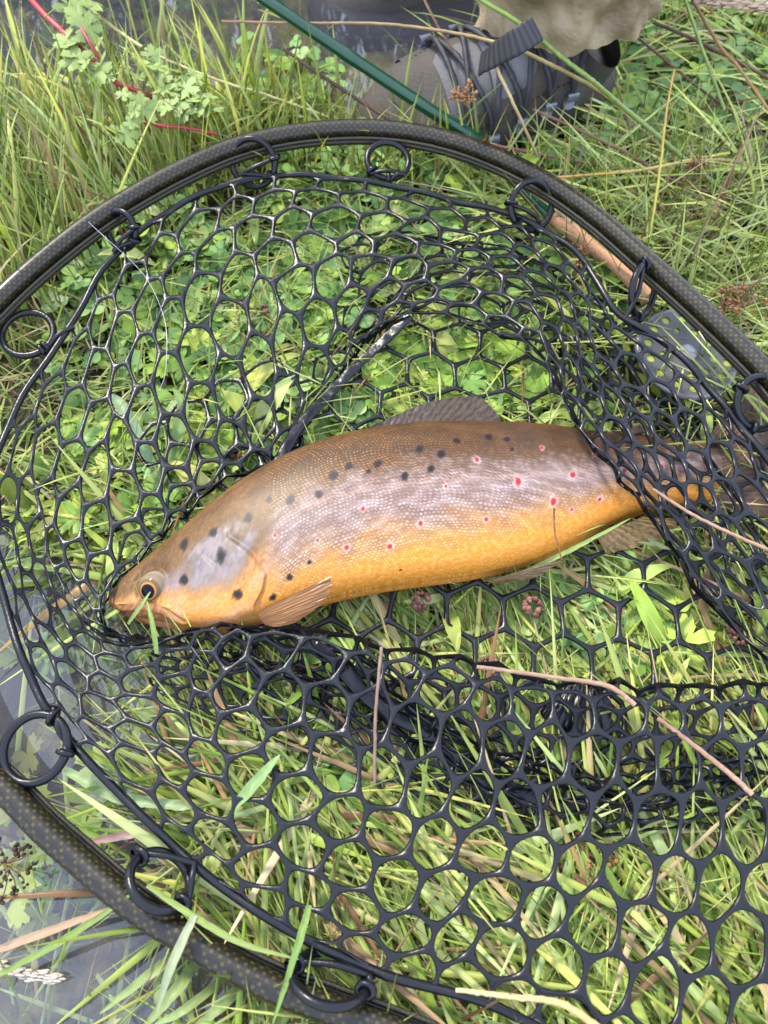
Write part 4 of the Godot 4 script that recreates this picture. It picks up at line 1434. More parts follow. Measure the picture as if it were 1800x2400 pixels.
# how much of each kind of growth there is round a point: [centre, radius, amount]
func amount(x: float, z: float, spots: Array) -> float:
	var w := 0.0
	for s in spots:
		w = maxf(w, s[2] * (1.0 - smoothstep(0.45, 1.0, Vector2(x, z).distance_to(s[0]) / s[1])))
	return w

var greens := [lin(0.166, 0.227, 0.038), lin(0.209, 0.260, 0.064), lin(0.259, 0.311, 0.107), lin(0.100, 0.151, 0.026), lin(0.300, 0.319, 0.084)]
var straws := [lin(0.28, 0.217, 0.105), lin(0.21, 0.14, 0.063), lin(0.126, 0.07, 0.032), lin(0.294, 0.252, 0.133)]

func plants() -> void:
	var blades := []
	for i in 10: blades.append(blade_mesh([0.25, 0.5, 0.8, 1.1, 1.5, 0.35, 0.7, 1.3, 0.15, 1.9][i], 1.0 + 0.3 * (i % 3), 2.2))
	var cl := []
	for i in 5: cl.append(clover_mesh(100 + i))
	var lb := []
	for i in 5: lb.append(lobed_mesh(200 + i, [3.0, 5.0, 5.0, 7.0, 5.0][i]))
	var ov := []
	for i in 4: ov.append(oval_mesh(300 + i, [0.26, 0.2, 0.34, 0.15][i]))
	var gm := leafy(0.33, 0.45)
	var cm := leafy(0.38, 0.4)
	rng.seed = 77
	var clover_spots := [[Vector2(-0.1911, -0.4571), .09, 1.0], [Vector2(-0.1402, -0.3914), .10, 1.0], [Vector2(-0.081, -0.4281), .10, 1.0], [Vector2(-0.1005, -0.3281), .08, 1.0], [Vector2(-0.0409, -0.5033), .08, 1.0], [Vector2(0.0196, -0.5528), .08, 1.0], [Vector2(0.0563, -0.3485), .07, .5], [Vector2(-0.0413, -0.3084), .06, .8], [Vector2(-0.1254, -0.2894), .06, .7], [Vector2(0.1122, -0.4188), .08, .9], [Vector2(0.2042, -0.625), .07, 1.0], [Vector2(0.2874, -0.698), .12, 1.0], [Vector2(0.1626, -0.582), .06, .8], [Vector2(0.0615, -0.4571), .10, .9], [Vector2(-0.097, -0.6774), .07, .4], [Vector2(-0.02, -0.07), .035, .9], [Vector2(0.09, -0.1722), .04, .5], [Vector2(0.0965, -0.1), .04, .4], [Vector2(-0.0494, -0.1), .04, .6], [Vector2(0.1389, -0.1604), .04, .6], [Vector2(0.0334, -0.0847), .04, .8], [Vector2(-0.208, -0.3485), .05, .5]]
	var butter_spots := [[Vector2(0.0563, -0.3485), .07, 1.0], [Vector2(0.0165, -0.3321), .06, .9], [Vector2(-0.1369, -0.2567), .06, .9], [Vector2(-0.1696, -0.271), .06, .9], [Vector2(-0.1793, -0.2193), .06, 1.0], [Vector2(-0.1508, -0.2259), .05, .9], [Vector2(-0.196, -0.1844), .06, .9], [Vector2(-0.13, -0.1375), .05, .9], [Vector2(-0.1284, -0.3162), .06, .5], [Vector2(-0.035, -0.1347), .03, .3], [Vector2(0.1579, -0.1575), .03, .7], [Vector2(0.1216, -0.3402), .06, .5], [Vector2(-0.1831, -0.0419), .05, .5], [Vector2(-0.0859, -0.1), .04, .4]]
	var bare := [[Vector2(-0.3574, -0.7635), .13, 1.1], [Vector2(-0.3166, -0.582), .05, .8], [Vector2(0.1114, -0.6377), .10, 1.3], [Vector2(0.0617, -0.6313), .08, 1.3], [Vector2(0.1723, -0.6313), .07, 1.2], [Vector2(0.0085, -0.6442), .05, 1.0], [Vector2(-0.2527, -0.698), .09, 1.0], [Vector2(-0.1813, -0.6409), .07, 1.0], [Vector2(-0.3202, -0.7788), .08, 1.0], [Vector2(-0.3344, -0.7192), .07, .9], [Vector2(0.0917, -0.588), .07, 1.0], [Vector2(0.1406, -0.6001), .07, 1.0], [Vector2(0.0487, -0.6124), .06, 1.0], [Vector2(0.1757, -0.625), .05, .8]]
	var tall := [lin(0.389, 0.454, 0.122), lin(0.467, 0.500, 0.157), lin(0.284, 0.358, 0.073), lin(0.494, 0.500, 0.122), lin(0.351, 0.418, 0.144)]
	# --- grass
	var at := []
	# upright fine grass over the whole bank
	for i in 24000:
		var z := rng.randf_range(-1.15, 0.12)
		var x := rng.randf_range(-0.55, 0.55) * clampf(0.75 - z * 0.55, 0.6, 1.3)
		var w := wet(x, z)
		if w > 0.55 and rng.randf() > 0.05 or rng.randf() < amount(x, z, bare) * 0.85: continue
		var left := smoothstep(-0.08, -0.2, x)
		var inner := in_hoop(x, z)
		var low := smoothstep(-0.24, -0.13, z)
		if inner and rng.randf() > lerpf(1.0, 0.35, low): continue
		var length := rng.randf_range(0.035, 0.08) * (1.0 + 0.5 * left * (0.0 if inner else 1.0))
		if inner: length = rng.randf_range(0.02, 0.042) if low > 0.5 else rng.randf_range(0.03, 0.078)
		var col := pick(greens) if rng.randf() < 0.86 else pick(straws)
		var yaw := rng.randf() * TAU
		if left > 0.5 and not inner: yaw = rng.randfn(PI + 0.6, 0.8)
		var tilt := absf(rng.randfn(0.0, 0.55)) if not inner else (rng.randf_range(1.0, 1.5) if low > 0.5 else rng.randf_range(0.7, 1.4))
		at.append([standing(x, land(x, z) - 0.002, z, yaw, tilt, length, rng.randf_range(0.0010, 0.0025)), col, [0, 1, 5, 8, 6, 2, 0, 8, 5, 3][rng.randi() % 10]])
	scatter("grass", "short wet grass covering the bank", blades, gm, at)
	# tall blades on the left bank, leaning up and out over the water
	at = []
	for i in 1250:
		var x := rng.randf_range(-0.42, -0.10)
		var z := rng.randf_range(-0.72, -0.22)
		if in_hoop(x, z, 1.10): continue
		if wet(x, z) > 0.5 or rng.randf() < amount(x, z, bare): continue
		var col := pick(tall) if rng.randf() < 0.85 else pick(straws)
		at.append([standing(x, land(x, z) - 0.003, z, rng.randfn(PI + 0.5, 0.7), rng.randf_range(0.05, 0.75), rng.randf_range(0.06, 0.13), rng.randf_range(0.0022, 0.0058)), col, rng.randi() % 10])
	for i in 420:      # a fringe in front of the boots and beyond
		var x := rng.randf_range(-0.18, 0.14)
		var z := rng.randf_range(-0.72, -0.52)
		if wet(x, z) > 0.9 or rng.randf() < amount(x, z, bare): continue
		at.append([standing(x, land(x, z) - 0.003, z, rng.randf() * TAU, rng.randf_range(0.0, 0.5), rng.randf_range(0.05, 0.11), rng.randf_range(0.002, 0.0045)), pick(greens), rng.randi() % 10])
	scatter("tall_grass", "long light green grass blades leaning up on the left bank", blades, leafy(0.4, 0.9), at)
	at = []
	for i in 900:
		var x := rng.randf_range(-1.1, 0.15)
		var z := rng.randf_range(-1.9, -1.05)
		at.append([standing(x, -0.02, z, rng.randf() * TAU, absf(rng.randfn(0.0, 0.12)), rng.randf_range(0.4, 0.85), rng.randf_range(0.003, 0.006)), pick([lin(0.04, 0.055, 0.015), lin(0.03, 0.04, 0.012), lin(0.07, 0.06, 0.02)]), [0, 8, 5][rng.randi() % 3]])
	scatter("rushes", "dark rushes standing in the water beyond the left bank", blades, gm, at)
	# flattened broad grass under the near side of the net
	at = []
	for i in 10500:
		var z := rng.randf_range(-0.24, 0.10)
		var x := rng.randf_range(-0.30, 0.36)
		var w := wet(x, z)
		if w > 0.5 and rng.randf() > 0.03: continue
		if rng.randf() > smoothstep(-0.24, -0.10, z) + 0.12: continue
		var dead := rng.randf() < 0.17
		var col := pick(straws) if dead else pick(greens)
		var yaw := 0.55 + 1.5 * noise.get_noise_2d(x * 900.0, z * 900.0) + rng.randfn(0.0, 0.28) if rng.randf() < 0.75 else rng.randf() * TAU
		if rng.randf() < 0.5: yaw += PI
		at.append([standing(x, land(x, z) + rng.randf_range(0.0, 0.008), z, yaw, rng.randf_range(1.38, 1.58) if inside(Vector2(x, z), floor_poly) else rng.randf_range(1.15, 1.5), rng.randf_range(0.045, 0.13), 0.0011 + 0.0042 * pow(rng.randf(), 2.2) + (0.003 if rng.randf() < 0.10 else 0.0)), col, [0, 5, 8, 8, 8, 1][rng.randi() % 6]])
	scatter("flattened_grass", "broad wet grass pressed flat under the near half of the net", blades, gm, at)
	# fine green and rushes-like blades on the right bank, lying to the right
	at = []
	for i in 3400:
		var z := rng.randf_range(-0.85, -0.26)
		var x := rng.randf_range(0.10, 0.50)
		if in_hoop(x, z): continue
		if wet(x, z) > 0.6 and rng.randf() > 0.15 or rng.randf() < amount(x, z, bare): continue
		at.append([standing(x, land(x, z) + 0.002, z, rng.randfn(1.2, 0.8) + (PI if rng.randf() < 0.4 else 0.0), rng.randf_range(0.9, 1.5), rng.randf_range(0.05, 0.14), rng.randf_range(0.0011, 0.0030)), pick(tall) if rng.randf() < 0.84 else pick(straws), [0, 1, 5, 8, 6, 2][rng.randi() % 6]])
	scatter("fallen_grass", "fine tangled grass lying flat on the right bank", blades, gm, at)
	# dead litter on the soil
	at = []
	for i in 3600:
		var z := rng.randf_range(-0.9, 0.1)
		var x := rng.randf_range(-0.4, 0.45)
		if wet(x, z) > 0.8: continue
		at.append([standing(x, land(x, z) + 0.001, z, rng.randf() * TAU, rng.randf_range(1.35, 1.6), rng.randf_range(0.02, 0.06), rng.randf_range(0.001, 0.004)), pick(straws) * 0.5, [0, 5, 8][rng.randi() % 3]])
	scatter("dead_grass", "brown dead grass litter on the soil between the plants", blades, leafy(0.7, 0.2), at)
	# --- clover
	at = []
	var cgreens := [lin(0.123, 0.217, 0.059), lin(0.159, 0.260, 0.072), lin(0.203, 0.303, 0.089), lin(0.203, 0.295, 0.048), lin(0.079, 0.147, 0.041)]
	for i in 30000:
		var z := rng.randf_range(-0.95, 0.06)
		var x := rng.randf_range(-0.40, 0.45)
		var k := amount(x, z, clover_spots)
		if rng.randf() * 1.35 > k or at.size() > 2100: continue
		if wet(x, z) > 0.7 and z > -0.5: continue
		var size := rng.randf_range(0.013, 0.024)
		var b := Basis.from_euler(Vector3(rng.randfn(0, 0.25), rng.randf() * TAU, rng.randfn(0, 0.25))).scaled(Vector3.ONE * size)
		at.append([Transform3D(b, Vector3(x, maxf(land(x, z), WATER_LEVEL) + rng.randf_range(0.003, 0.010 if in_hoop(x, z) else 0.02), z)), pick(cgreens), rng.randi() % 5])
	scatter("clover", "round three-part clover leaves carpeting the ground under the net", cl, cm, at)
	# --- buttercup and silverweed leaves
	at = []
	var bgreens := [lin(0.224, 0.294, 0.040), lin(0.172, 0.261, 0.040), lin(0.129, 0.221, 0.045), lin(0.275, 0.327, 0.059)]
	for i in 9000:
		var z := rng.randf_range(-0.6, 0.02)
		var x := rng.randf_range(-0.3, 0.35)
		if rng.randf() * 3.4 > amount(x, z, butter_spots) or at.size() > 700: continue
		var size := rng.randf_range(0.018, 0.034)
		var b := Basis.from_euler(Vector3(rng.randfn(0, 0.22), rng.randf() * TAU, rng.randfn(0, 0.22))).scaled(Vector3.ONE * size)
		at.append([Transform3D(b, Vector3(x, land(x, z) + rng.randf_range(0.004, 0.012), z)), pick(bgreens), rng.randi() % 5])
	scatter("buttercup_leaves", "yellow-green lobed buttercup leaves low on the bank and in the shallows", lb, cm, at)
	# --- plain oval leaves
	at = []
	for i in 420:
		var z := rng.randf_range(-0.6, 0.08)
		var x := rng.randf_range(-0.32, 0.38)
		if wet(x, z) > 0.85 and rng.randf() > 0.4: continue
		if rng.randf() > 0.5: continue
		var size := rng.randf_range(0.02, 0.05)
		var b := Basis.from_euler(Vector3(rng.randf_range(-0.5, 0.1), rng.randf() * TAU, rng.randfn(0, 0.3))).scaled(Vector3.ONE * size)
		at.append([Transform3D(b, Vector3(x, land(x, z) + rng.randf_range(0.002, 0.008), z)), pick(greens), rng.randi() % 4])
	scatter("herb_leaves", "pointed green herb leaves among the grass", ov, cm, at)
	# --- weed on the bed of the pools
	at = []
	for i in 9000:
		var z := rng.randf_range(-1.1, 0.16)
		var x := rng.randf_range(-0.45, 0.3)
		var w := wet(x, z)
		if w < 0.35: continue
		var size := rng.randf_range(0.012, 0.03)
		var b := Basis.from_euler(Vector3(rng.randfn(0, 0.4), rng.randf() * TAU, rng.randfn(0, 0.4))).scaled(Vector3.ONE * size)
		if rng.randf() < (0.09 if x < 0.0 and z > -0.3 else 0.16):
			at.append([Transform3D(b, Vector3(x, minf(land(x, z) + rng.randf_range(0.0, 0.016), WATER_LEVEL - 0.006), z)), pick([lin(0.07, 0.098, 0.021), lin(0.119, 0.126, 0.025), lin(0.042, 0.059, 0.014), lin(0.077, 0.063, 0.021)]), rng.randi() % 5])
	scatter("water_weed", "olive leafy weed growing under the shallow water", lb, cm, at)
	stems()

func stem(called: String, label: String, cat: String, pts: Array, r0: float, r1: float, c0: Color, c1: Color, m: Material, group := "") -> MeshInstance3D:
	var n := 14 * (pts.size() - 1)
	var p := spline(pts, n)
	var rr := []
	var cc := []
	for i in n:
		var t := i / (n - 1.0)
		rr.append(lerpf(r0, r1, t) * 0.74 * (1.0 + 0.08 * noise.get_noise_2d(i * 120.0, r0 * 1e6)))
		var base := c0.lerp(c1, t)
		var k := 1.0 + 0.35 * noise.get_noise_2d(i * 160.0, r1 * 1e6 + 9.0)
		cc.append(Color(base.r * k, base.g * k, base.b * k))
		p[i] += Vector3(noise.get_noise_2d(i * 90.0, 3.0 + r0 * 1e5), noise.get_noise_2d(i * 90.0, 40.0), noise.get_noise_2d(i * 90.0, 80.0)) * 0.0004
	var sh := Shape.new()
	sh.tube(p, rr, 8, cc)
	var o := obj(called, sh, m)
	tag(o, label, cat, group)
	return o

func ribbon(called: String, label: String, pts: Array, wide: float, c0: Color, c1: Color, m: Material, group := "") -> void:
	var n := 10 * (pts.size() - 1) + 1
	var p := spline(pts, n)
	var rows := []
	var cols := []
	for i in n:
		var t := i / (n - 1.0)
		var tan: Vector3 = (p[mini(i + 1, n - 1)] - p[maxi(i - 1, 0)]).normalized()
		var side := tan.cross(Vector3.UP).normalized().rotated(tan, 0.5 * noise.get_noise_2d(i * 40.0, wide * 1e5))
		var up := side.cross(tan)
		if up.y < 0: up = -up
		var w := wide * 0.5 * (0.55 + 0.45 * sin(minf(t * 3.0, 1.57))) * (1.0 - pow(t, 3.0)) + 0.0002
		var row := PackedVector3Array()
		for j in 5:
			var x := (j - 2) / 2.0
			row.append(p[i] + side * x * w + up * absf(x) * w * 0.35)
			var c := c0.lerp(c1, t)
			var k := (1.12 if j == 2 else 1.0) * (1.0 + 0.25 * noise.get_noise_2d(i * 160.0, j * 300.0))
			cols.append(Color(c.r * k, c.g * k, c.b * k))
		rows.append(row)
	var sh := Shape.new()
	sh.grid(rows, cols, false, false)
	if sh.n[sh.n.size() / 2].y < 0:
		sh = Shape.new()
		sh.grid(rows, cols, false, true)
	tag(obj(called, sh, m), label, "grass leaf", group)

func stems() -> void:
	var dry := mat(0.65, 0.35)
	var waxy := mat(0.4, 0.5)
	var gm := leafy(0.4, 0.5)
	var tan1 := lin(0.21, 0.13, 0.075)
	var brown := lin(0.119, 0.063, 0.038)
	var dark := lin(0.049, 0.032, 0.021)
	var green := lin(0.126, 0.196, 0.032)
	var straw := lin(0.364, 0.329, 0.14)
	stem("straw_stem", "long pale straw stem arching over the grass left of the fishing rod", "stem", [Vector3(-0.2447, 0.09, -0.6523), Vector3(-0.2251, 0.08, -0.6372), Vector3(-0.183, 0.07, -0.6078), Vector3(-0.1297, 0.06, -0.5879), Vector3(-0.0943, 0.05, -0.5855), Vector3(-0.045, 0.035, -0.5793)], 0.0019, 0.0013, straw, straw, dry)
	stem("dead_rush", "long pinkish brown dead rush crossing the water and the boot tongue", "stem", [Vector3(-0.1323, 0.07, -0.651), Vector3(-0.0696, 0.08, -0.6309), Vector3(0.0002, 0.09, -0.6122), Vector3(0.0568, 0.11, -0.5642), Vector3(0.0893, 0.12, -0.531), Vector3(0.1134, 0.11, -0.5314), Vector3(0.1613, 0.08, -0.5432), Vector3(0.2107, 0.05, -0.5362)], 0.0012, 0.0021, tan1, lin(0.21, 0.175, 0.056), dry)
	stem("green_rush", "thick green rush crossing diagonally in front of the wader leg", "stem", [Vector3(0.0559, 0.13, -0.5836), Vector3(0.0979, 0.12, -0.558), Vector3(0.1254, 0.11, -0.5367), Vector3(0.1475, 0.1, -0.5261), Vector3(0.1716, 0.08, -0.5313), Vector3(0.2011, 0.06, -0.5289), Vector3(0.2327, 0.04, -0.521), Vector3(0.2695, 0.025, -0.4976), Vector3(0.3, 0.02, -0.4654)], 0.0021, 0.0026, green, lin(0.105, 0.14, 0.025), waxy)
	stem("straw_stem", "short pale straw lying down over the laces of the near boot", "stem", [Vector3(0.0757, 0.116, -0.5202), Vector3(0.0911, 0.095, -0.5076), Vector3(0.1187, 0.04, -0.5258)], 0.0016, 0.0013, lin(0.385, 0.294, 0.14), lin(0.35, 0.252, 0.119), dry)
	stem("dead_rush", "short pinkish stem standing in the water left of the boot tongue", "stem", [Vector3(0.0286, 0.11, -0.6138), Vector3(0.0412, 0.09, -0.6104), Vector3(0.0575, 0.065, -0.6118)], 0.0014, 0.0010, lin(0.294, 0.154, 0.091), tan1, dry)
	stem("yellow_stem", "upright yellow stem with an orange tip on the right bank", "stem", [Vector3(0.1954, 0.03, -0.4438), Vector3(0.2003, 0.06, -0.4824), Vector3(0.1999, 0.09, -0.5073), Vector3(0.2019, 0.11, -0.5246)], 0.0016, 0.0008, lin(0.35, 0.35, 0.035), lin(0.35, 0.154, 0.035), waxy)
	stem("dead_rush", "thin brown stem rising past the right end of the hoop", "stem", [Vector3(0.2129, 0.05, -0.4052), Vector3(0.2265, 0.08, -0.4339), Vector3(0.2473, 0.12, -0.4709)], 0.0010, 0.0007, brown, lin(0.21, 0.119, 0.07), dry)
	stem("yellow_stem", "yellow and orange stem lying level above the hoop on the right", "stem", [Vector3(0.1233, 0.04, -0.4995), Vector3(0.1606, 0.045, -0.4983), Vector3(0.1926, 0.045, -0.5025), Vector3(0.2381, 0.04, -0.521), Vector3(0.2716, 0.035, -0.5352)], 0.0013, 0.0017, lin(0.385, 0.196, 0.049), lin(0.35, 0.35, 0.056), waxy)
	stem("dead_rush", "brown dead rush running from the boot side to the right edge", "stem", [Vector3(0.1179, 0.05, -0.5675), Vector3(0.156, 0.045, -0.547), Vector3(0.1994, 0.035, -0.5275), Vector3(0.2251, 0.03, -0.5098), Vector3(0.3011, 0.025, -0.4797)], 0.0014, 0.0018, lin(0.182, 0.098, 0.063), brown, dry)
	stem("dead_rush", "dark brown rush slanting across the top right corner", "stem", [Vector3(0.2202, 0.07, -0.6497), Vector3(0.2654, 0.06, -0.6337), Vector3(0.33, 0.04, -0.6127)], 0.0019, 0.0019, dark, brown, dry)
	stem("dead_rush", "orange-brown rush leaning steeply down the right edge", "stem", [Vector3(0.243, 0.09, -0.651), Vector3(0.2676, 0.07, -0.617), Vector3(0.284, 0.06, -0.6059), Vector3(0.3137, 0.04, -0.5681)], 0.0017, 0.0015, brown, lin(0.315, 0.182, 0.063), dry)
	stem("dead_rush", "long brown rush falling right beside the wader leg", "stem", [Vector3(0.2072, 0.06, -0.6496), Vector3(0.2382, 0.05, -0.6218), Vector3(0.2662, 0.04, -0.6005), Vector3(0.3189, 0.03, -0.5479)], 0.0014, 0.0016, brown, dark, dry)
	stem("green_rush", "slim green rush standing at the top right", "stem", [Vector3(0.2312, 0.1, -0.6356), Vector3(0.2529, 0.07, -0.617), Vector3(0.2755, 0.04, -0.5809)], 0.0017, 0.0019, green, lin(0.154, 0.21, 0.042), waxy)
	stem("dead_rush", "brown rush lying along the hoop from the boot sole", "stem", [Vector3(0.0774, 0.035, -0.5473), Vector3(0.1183, 0.03, -0.5423), Vector3(0.1831, 0.028, -0.5274), Vector3(0.2692, 0.025, -0.5134), Vector3(0.3083, 0.025, -0.5097)], 0.0017, 0.0015, lin(0.14, 0.063, 0.042), lin(0.252, 0.154, 0.091), dry)
	stem("dead_rush", "dark brown broken rush left of the near boot toe", "stem", [Vector3(-0.08, 0.07, -0.6133), Vector3(-0.0514, 0.06, -0.5968), Vector3(-0.0223, 0.045, -0.5883), Vector3(0.0039, 0.035, -0.5764)], 0.0017, 0.0020, dark, lin(0.098, 0.059, 0.042), dry)
	stem("dead_rush", "pinkish tan stem lying over the fold of the net below the fish", "stem", [Vector3(0.0474, 0.054, -0.1158), Vector3(0.0826, 0.053, -0.111), Vector3(0.1126, 0.053, -0.1062), Vector3(0.126, 0.052, -0.0967)], 0.0014, 0.0019, lin(0.202, 0.126, 0.086), lin(0.232, 0.146, 0.091), dry)
	stem("dead_rush", "tan stem lying on the net mesh at the lower right", "stem", [Vector3(0.1381, 0.046, -0.0916), Vector3(0.1531, 0.049, -0.0773), Vector3(0.168, 0.05, -0.0631), Vector3(0.1761, 0.05, -0.0544)], 0.0017, 0.0019, lin(0.151, 0.086, 0.055), lin(0.252, 0.166, 0.106), dry)
	stem("dead_rush", "pinkish tan stem crossing the net over the tail of the fish", "stem", [Vector3(0.1519, 0.06, -0.2169), Vector3(0.17, 0.059, -0.2023), Vector3(0.191, 0.059, -0.189), Vector3(0.2175, 0.056, -0.1773)], 0.0012, 0.0014, lin(0.202, 0.131, 0.086), lin(0.232, 0.141, 0.086), dry)
	stem("dead_rush", "tan stem under the net right of the pelvic fin", "stem", [Vector3(0.1518, 0.018, -0.197), Vector3(0.1912, 0.018, -0.178), Vector3(0.2203, 0.018, -0.162)], 0.0016, 0.0016, lin(0.252, 0.147, 0.091), lin(0.28, 0.175, 0.105), dry)
	stem("dead_rush", "thin upright brown stem in the fold of the net below the fish", "stem", [Vector3(-0.0013, 0.056, -0.1257), Vector3(-0.004, 0.052, -0.0936), Vector3(-0.0046, 0.048, -0.0598)], 0.0011, 0.0012, lin(0.154, 0.105, 0.077), lin(0.112, 0.07, 0.049), dry)
	stem("straw_stem", "golden straw lying over the rim cord at the bottom edge", "stem", [Vector3(0.0309, 0.05, 0.0252), Vector3(0.0514, 0.052, 0.0274), Vector3(0.0748, 0.052, 0.0301), Vector3(0.0917, 0.05, 0.0397)], 0.0012, 0.0024, lin(0.385, 0.315, 0.14), lin(0.315, 0.203, 0.084), dry)
	stem("green_rush", "thick green rush under the net at the lower right", "stem", [Vector3(0.1147, 0.02, -0.034), Vector3(0.146, 0.022, -0.0444), Vector3(0.1711, 0.022, -0.0532), Vector3(0.2093, 0.02, -0.0657)], 0.0019, 0.0024, lin(0.14, 0.21, 0.035), lin(0.14, 0.203, 0.042), waxy)
	stem("curving_stalk", "pale green stem curving down below the brown rush flower", "stem", [Vector3(0.091, 0.02, -0.0227), Vector3(0.0788, 0.022, -0.014), Vector3(0.071, 0.022, -0.002), Vector3(0.0688, 0.022, 0.0105), Vector3(0.0742, 0.02, 0.0279)], 0.0015, 0.0014, lin(0.189, 0.252, 0.063), lin(0.175, 0.238, 0.056), waxy)
	stem("dark_stem", "short dark stem resting on the belly of the fish", "stem", [Vector3(0.0966, 0.053, -0.2082), Vector3(0.0966, 0.049, -0.1949), Vector3(0.1012, 0.038, -0.1835)], 0.0008, 0.0006, dark, lin(0.245, 0.105, 0.035), dry)
	# blades that can be told apart
	ribbon("grass_leaf", "green blade lying across the eye and jaw of the fish", [Vector3(-0.137, 0.046, -0.1415), Vector3(-0.1312, 0.05, -0.1487), Vector3(-0.1264, 0.05, -0.1585)], 0.0022, lin(0.108, 0.139, 0.047), lin(0.151, 0.207, 0.066), gm)
	ribbon("grass_leaf", "thin green blade over the mouth of the fish running down onto the net", [Vector3(-0.1182, 0.05, -0.1239), Vector3(-0.1219, 0.052, -0.1389), Vector3(-0.1277, 0.05, -0.1535)], 0.0026, lin(0.103, 0.155, 0.047), lin(0.117, 0.172, 0.047), gm)
	ribbon("grass_leaf", "green blade along the belly beside the anal fin", [Vector3(0.083, 0.03, -0.1799), Vector3(0.1099, 0.035, -0.1914), Vector3(0.143, 0.042, -0.2074)], 0.0028, lin(0.151, 0.195, 0.057), lin(0.137, 0.189, 0.057), gm)
	ribbon("grass_leaf", "pale broad blade below the anal fin", [Vector3(0.1408, 0.026, -0.2033), Vector3(0.1539, 0.027, -0.2003), Vector3(0.1705, 0.024, -0.1957)], 0.005, lin(0.178, 0.207, 0.113), lin(0.165, 0.195, 0.085), gm)
	ribbon("grass_leaf", "broad green blade lying on top of the net at the lower left", [Vector3(-0.0734, 0.044, -0.0477), Vector3(-0.061, 0.05, -0.0608), Vector3(-0.0506, 0.052, -0.0725)], 0.0058, lin(0.137, 0.207, 0.076), lin(0.151, 0.218, 0.085), gm)
	ribbon("grass_leaf", "pale blade lying over the lower hoop", [Vector3(-0.084, 0.052, -0.0035), Vector3(-0.0916, 0.054, 0.0166), Vector3(-0.0983, 0.044, 0.0345)], 0.0042, lin(0.192, 0.218, 0.132), lin(0.171, 0.212, 0.113), gm)
	ribbon("grass_leaf", "long green blade crossing from the lower ring to the right", [Vector3(-0.1076, 0.05, -0.0153), Vector3(-0.0831, 0.052, -0.0019), Vector3(-0.0621, 0.05, 0.008), Vector3(-0.0377, 0.046, 0.014)], 0.0028, lin(0.137, 0.184, 0.047), lin(0.165, 0.207, 0.066), gm)
	ribbon("grass_leaf", "steep green blade over the hoop at the bottom edge", [Vector3(-0.0338, 0.048, -0.0073), Vector3(-0.0374, 0.052, 0.008), Vector3(-0.0472, 0.05, 0.0379)], 0.0034, lin(0.096, 0.161, 0.038), lin(0.110, 0.172, 0.047), gm)
	ribbon("grass_leaf", "long green blade lying over the water outside the hoop", [Vector3(-0.185, 0.02, 0.0239), Vector3(-0.1539, 0.03, 0.0097), Vector3(-0.1313, 0.04, -0.002), Vector3(-0.1117, 0.048, -0.0139)], 0.0032, lin(0.123, 0.172, 0.047), lin(0.123, 0.172, 0.047), gm)
	ribbon("grass_leaf", "tan dead leaf lying over the water outside the hoop", [Vector3(-0.1922, 0.01, 0.0129), Vector3(-0.1613, 0.014, 0.0031), Vector3(-0.1267, 0.03, -0.0072)], 0.004, lin(0.252, 0.175, 0.119), lin(0.28, 0.182, 0.105), gm)
	ribbon("grass_leaf", "broad green blade lying level inside the lower left rim", [Vector3(-0.1668, 0.02, -0.071), Vector3(-0.1347, 0.03, -0.0563), Vector3(-0.1029, 0.034, -0.0515), Vector3(-0.0919, 0.032, -0.0513)], 0.006, lin(0.178, 0.241, 0.113), lin(0.192, 0.241, 0.123), gm)
	ribbon("grass_leaf", "pink-tipped blade poking out over the water at the lower left", [Vector3(-0.0872, 0.01, -0.0545), Vector3(-0.1179, 0.016, -0.0426), Vector3(-0.1525, 0.016, -0.0356)], 0.006, lin(0.165, 0.207, 0.085), lin(0.261, 0.138, 0.151), gm)
	var fan := [Vector3(-0.0891, 0.01, 0.0149), Vector3(-0.0963, 0.02, 0.0275), Vector3(-0.111, 0.02, 0.0436), Vector3(-0.0598, 0.01, 0.0187), Vector3(-0.0743, 0.02, 0.033), Vector3(-0.0936, 0.02, 0.0488), Vector3(-0.0963, 0.01, 0.011), Vector3(-0.108, 0.02, 0.0201), Vector3(-0.1313, 0.016, 0.0369), Vector3(-0.0461, 0.01, 0.0263), Vector3(-0.057, 0.02, 0.0365), Vector3(-0.064, 0.02, 0.054), Vector3(-0.073, 0.01, 0.0206), Vector3(-0.0903, 0.024, 0.0344), Vector3(-0.1051, 0.02, 0.041), Vector3(-0.101, 0.01, 0.009), Vector3(-0.1064, 0.016, 0.0241), Vector3(-0.1015, 0.016, 0.044)]
	for i in 6:
		ribbon("grass_leaf", "%s green blade of the tuft hanging over the water below the hoop" % ["first broad", "second", "third", "fourth", "fifth", "last, narrowest"][i], [fan[i * 3], fan[i * 3 + 1], fan[i * 3 + 2]], 0.006 - 0.0005 * i, lin(0.137, 0.189, 0.057), lin(0.165, 0.207, 0.085), gm, "tuft of grass below the hoop")
	ribbon("grass_leaf", "broad yellow-green blade left of the fishing rod", [Vector3(-0.0942, 0.03, -0.6905), Vector3(-0.0733, 0.06, -0.6627), Vector3(-0.1023, 0.08, -0.65)], 0.006, lin(0.178, 0.207, 0.057), lin(0.233, 0.241, 0.066), gm)
	ribbon("grass_leaf", "wide green blade inside the left rim above the clover", [Vector3(-0.1428, 0.016, -0.2406), Vector3(-0.1305, 0.026, -0.2902), Vector3(-0.138, 0.03, -0.3095)], 0.009, lin(0.117, 0.172, 0.057), lin(0.137, 0.195, 0.066), gm)
	ribbon("grass_leaf", "long pale blade under the left part of the net", [Vector3(-0.1484, 0.015, -0.2583), Vector3(-0.1698, 0.023, -0.296), Vector3(-0.1842, 0.02, -0.3132)], 0.009, lin(0.151, 0.218, 0.113), lin(0.165, 0.230, 0.132), gm)
	flower_heads(dry)
	silverweed(dry)
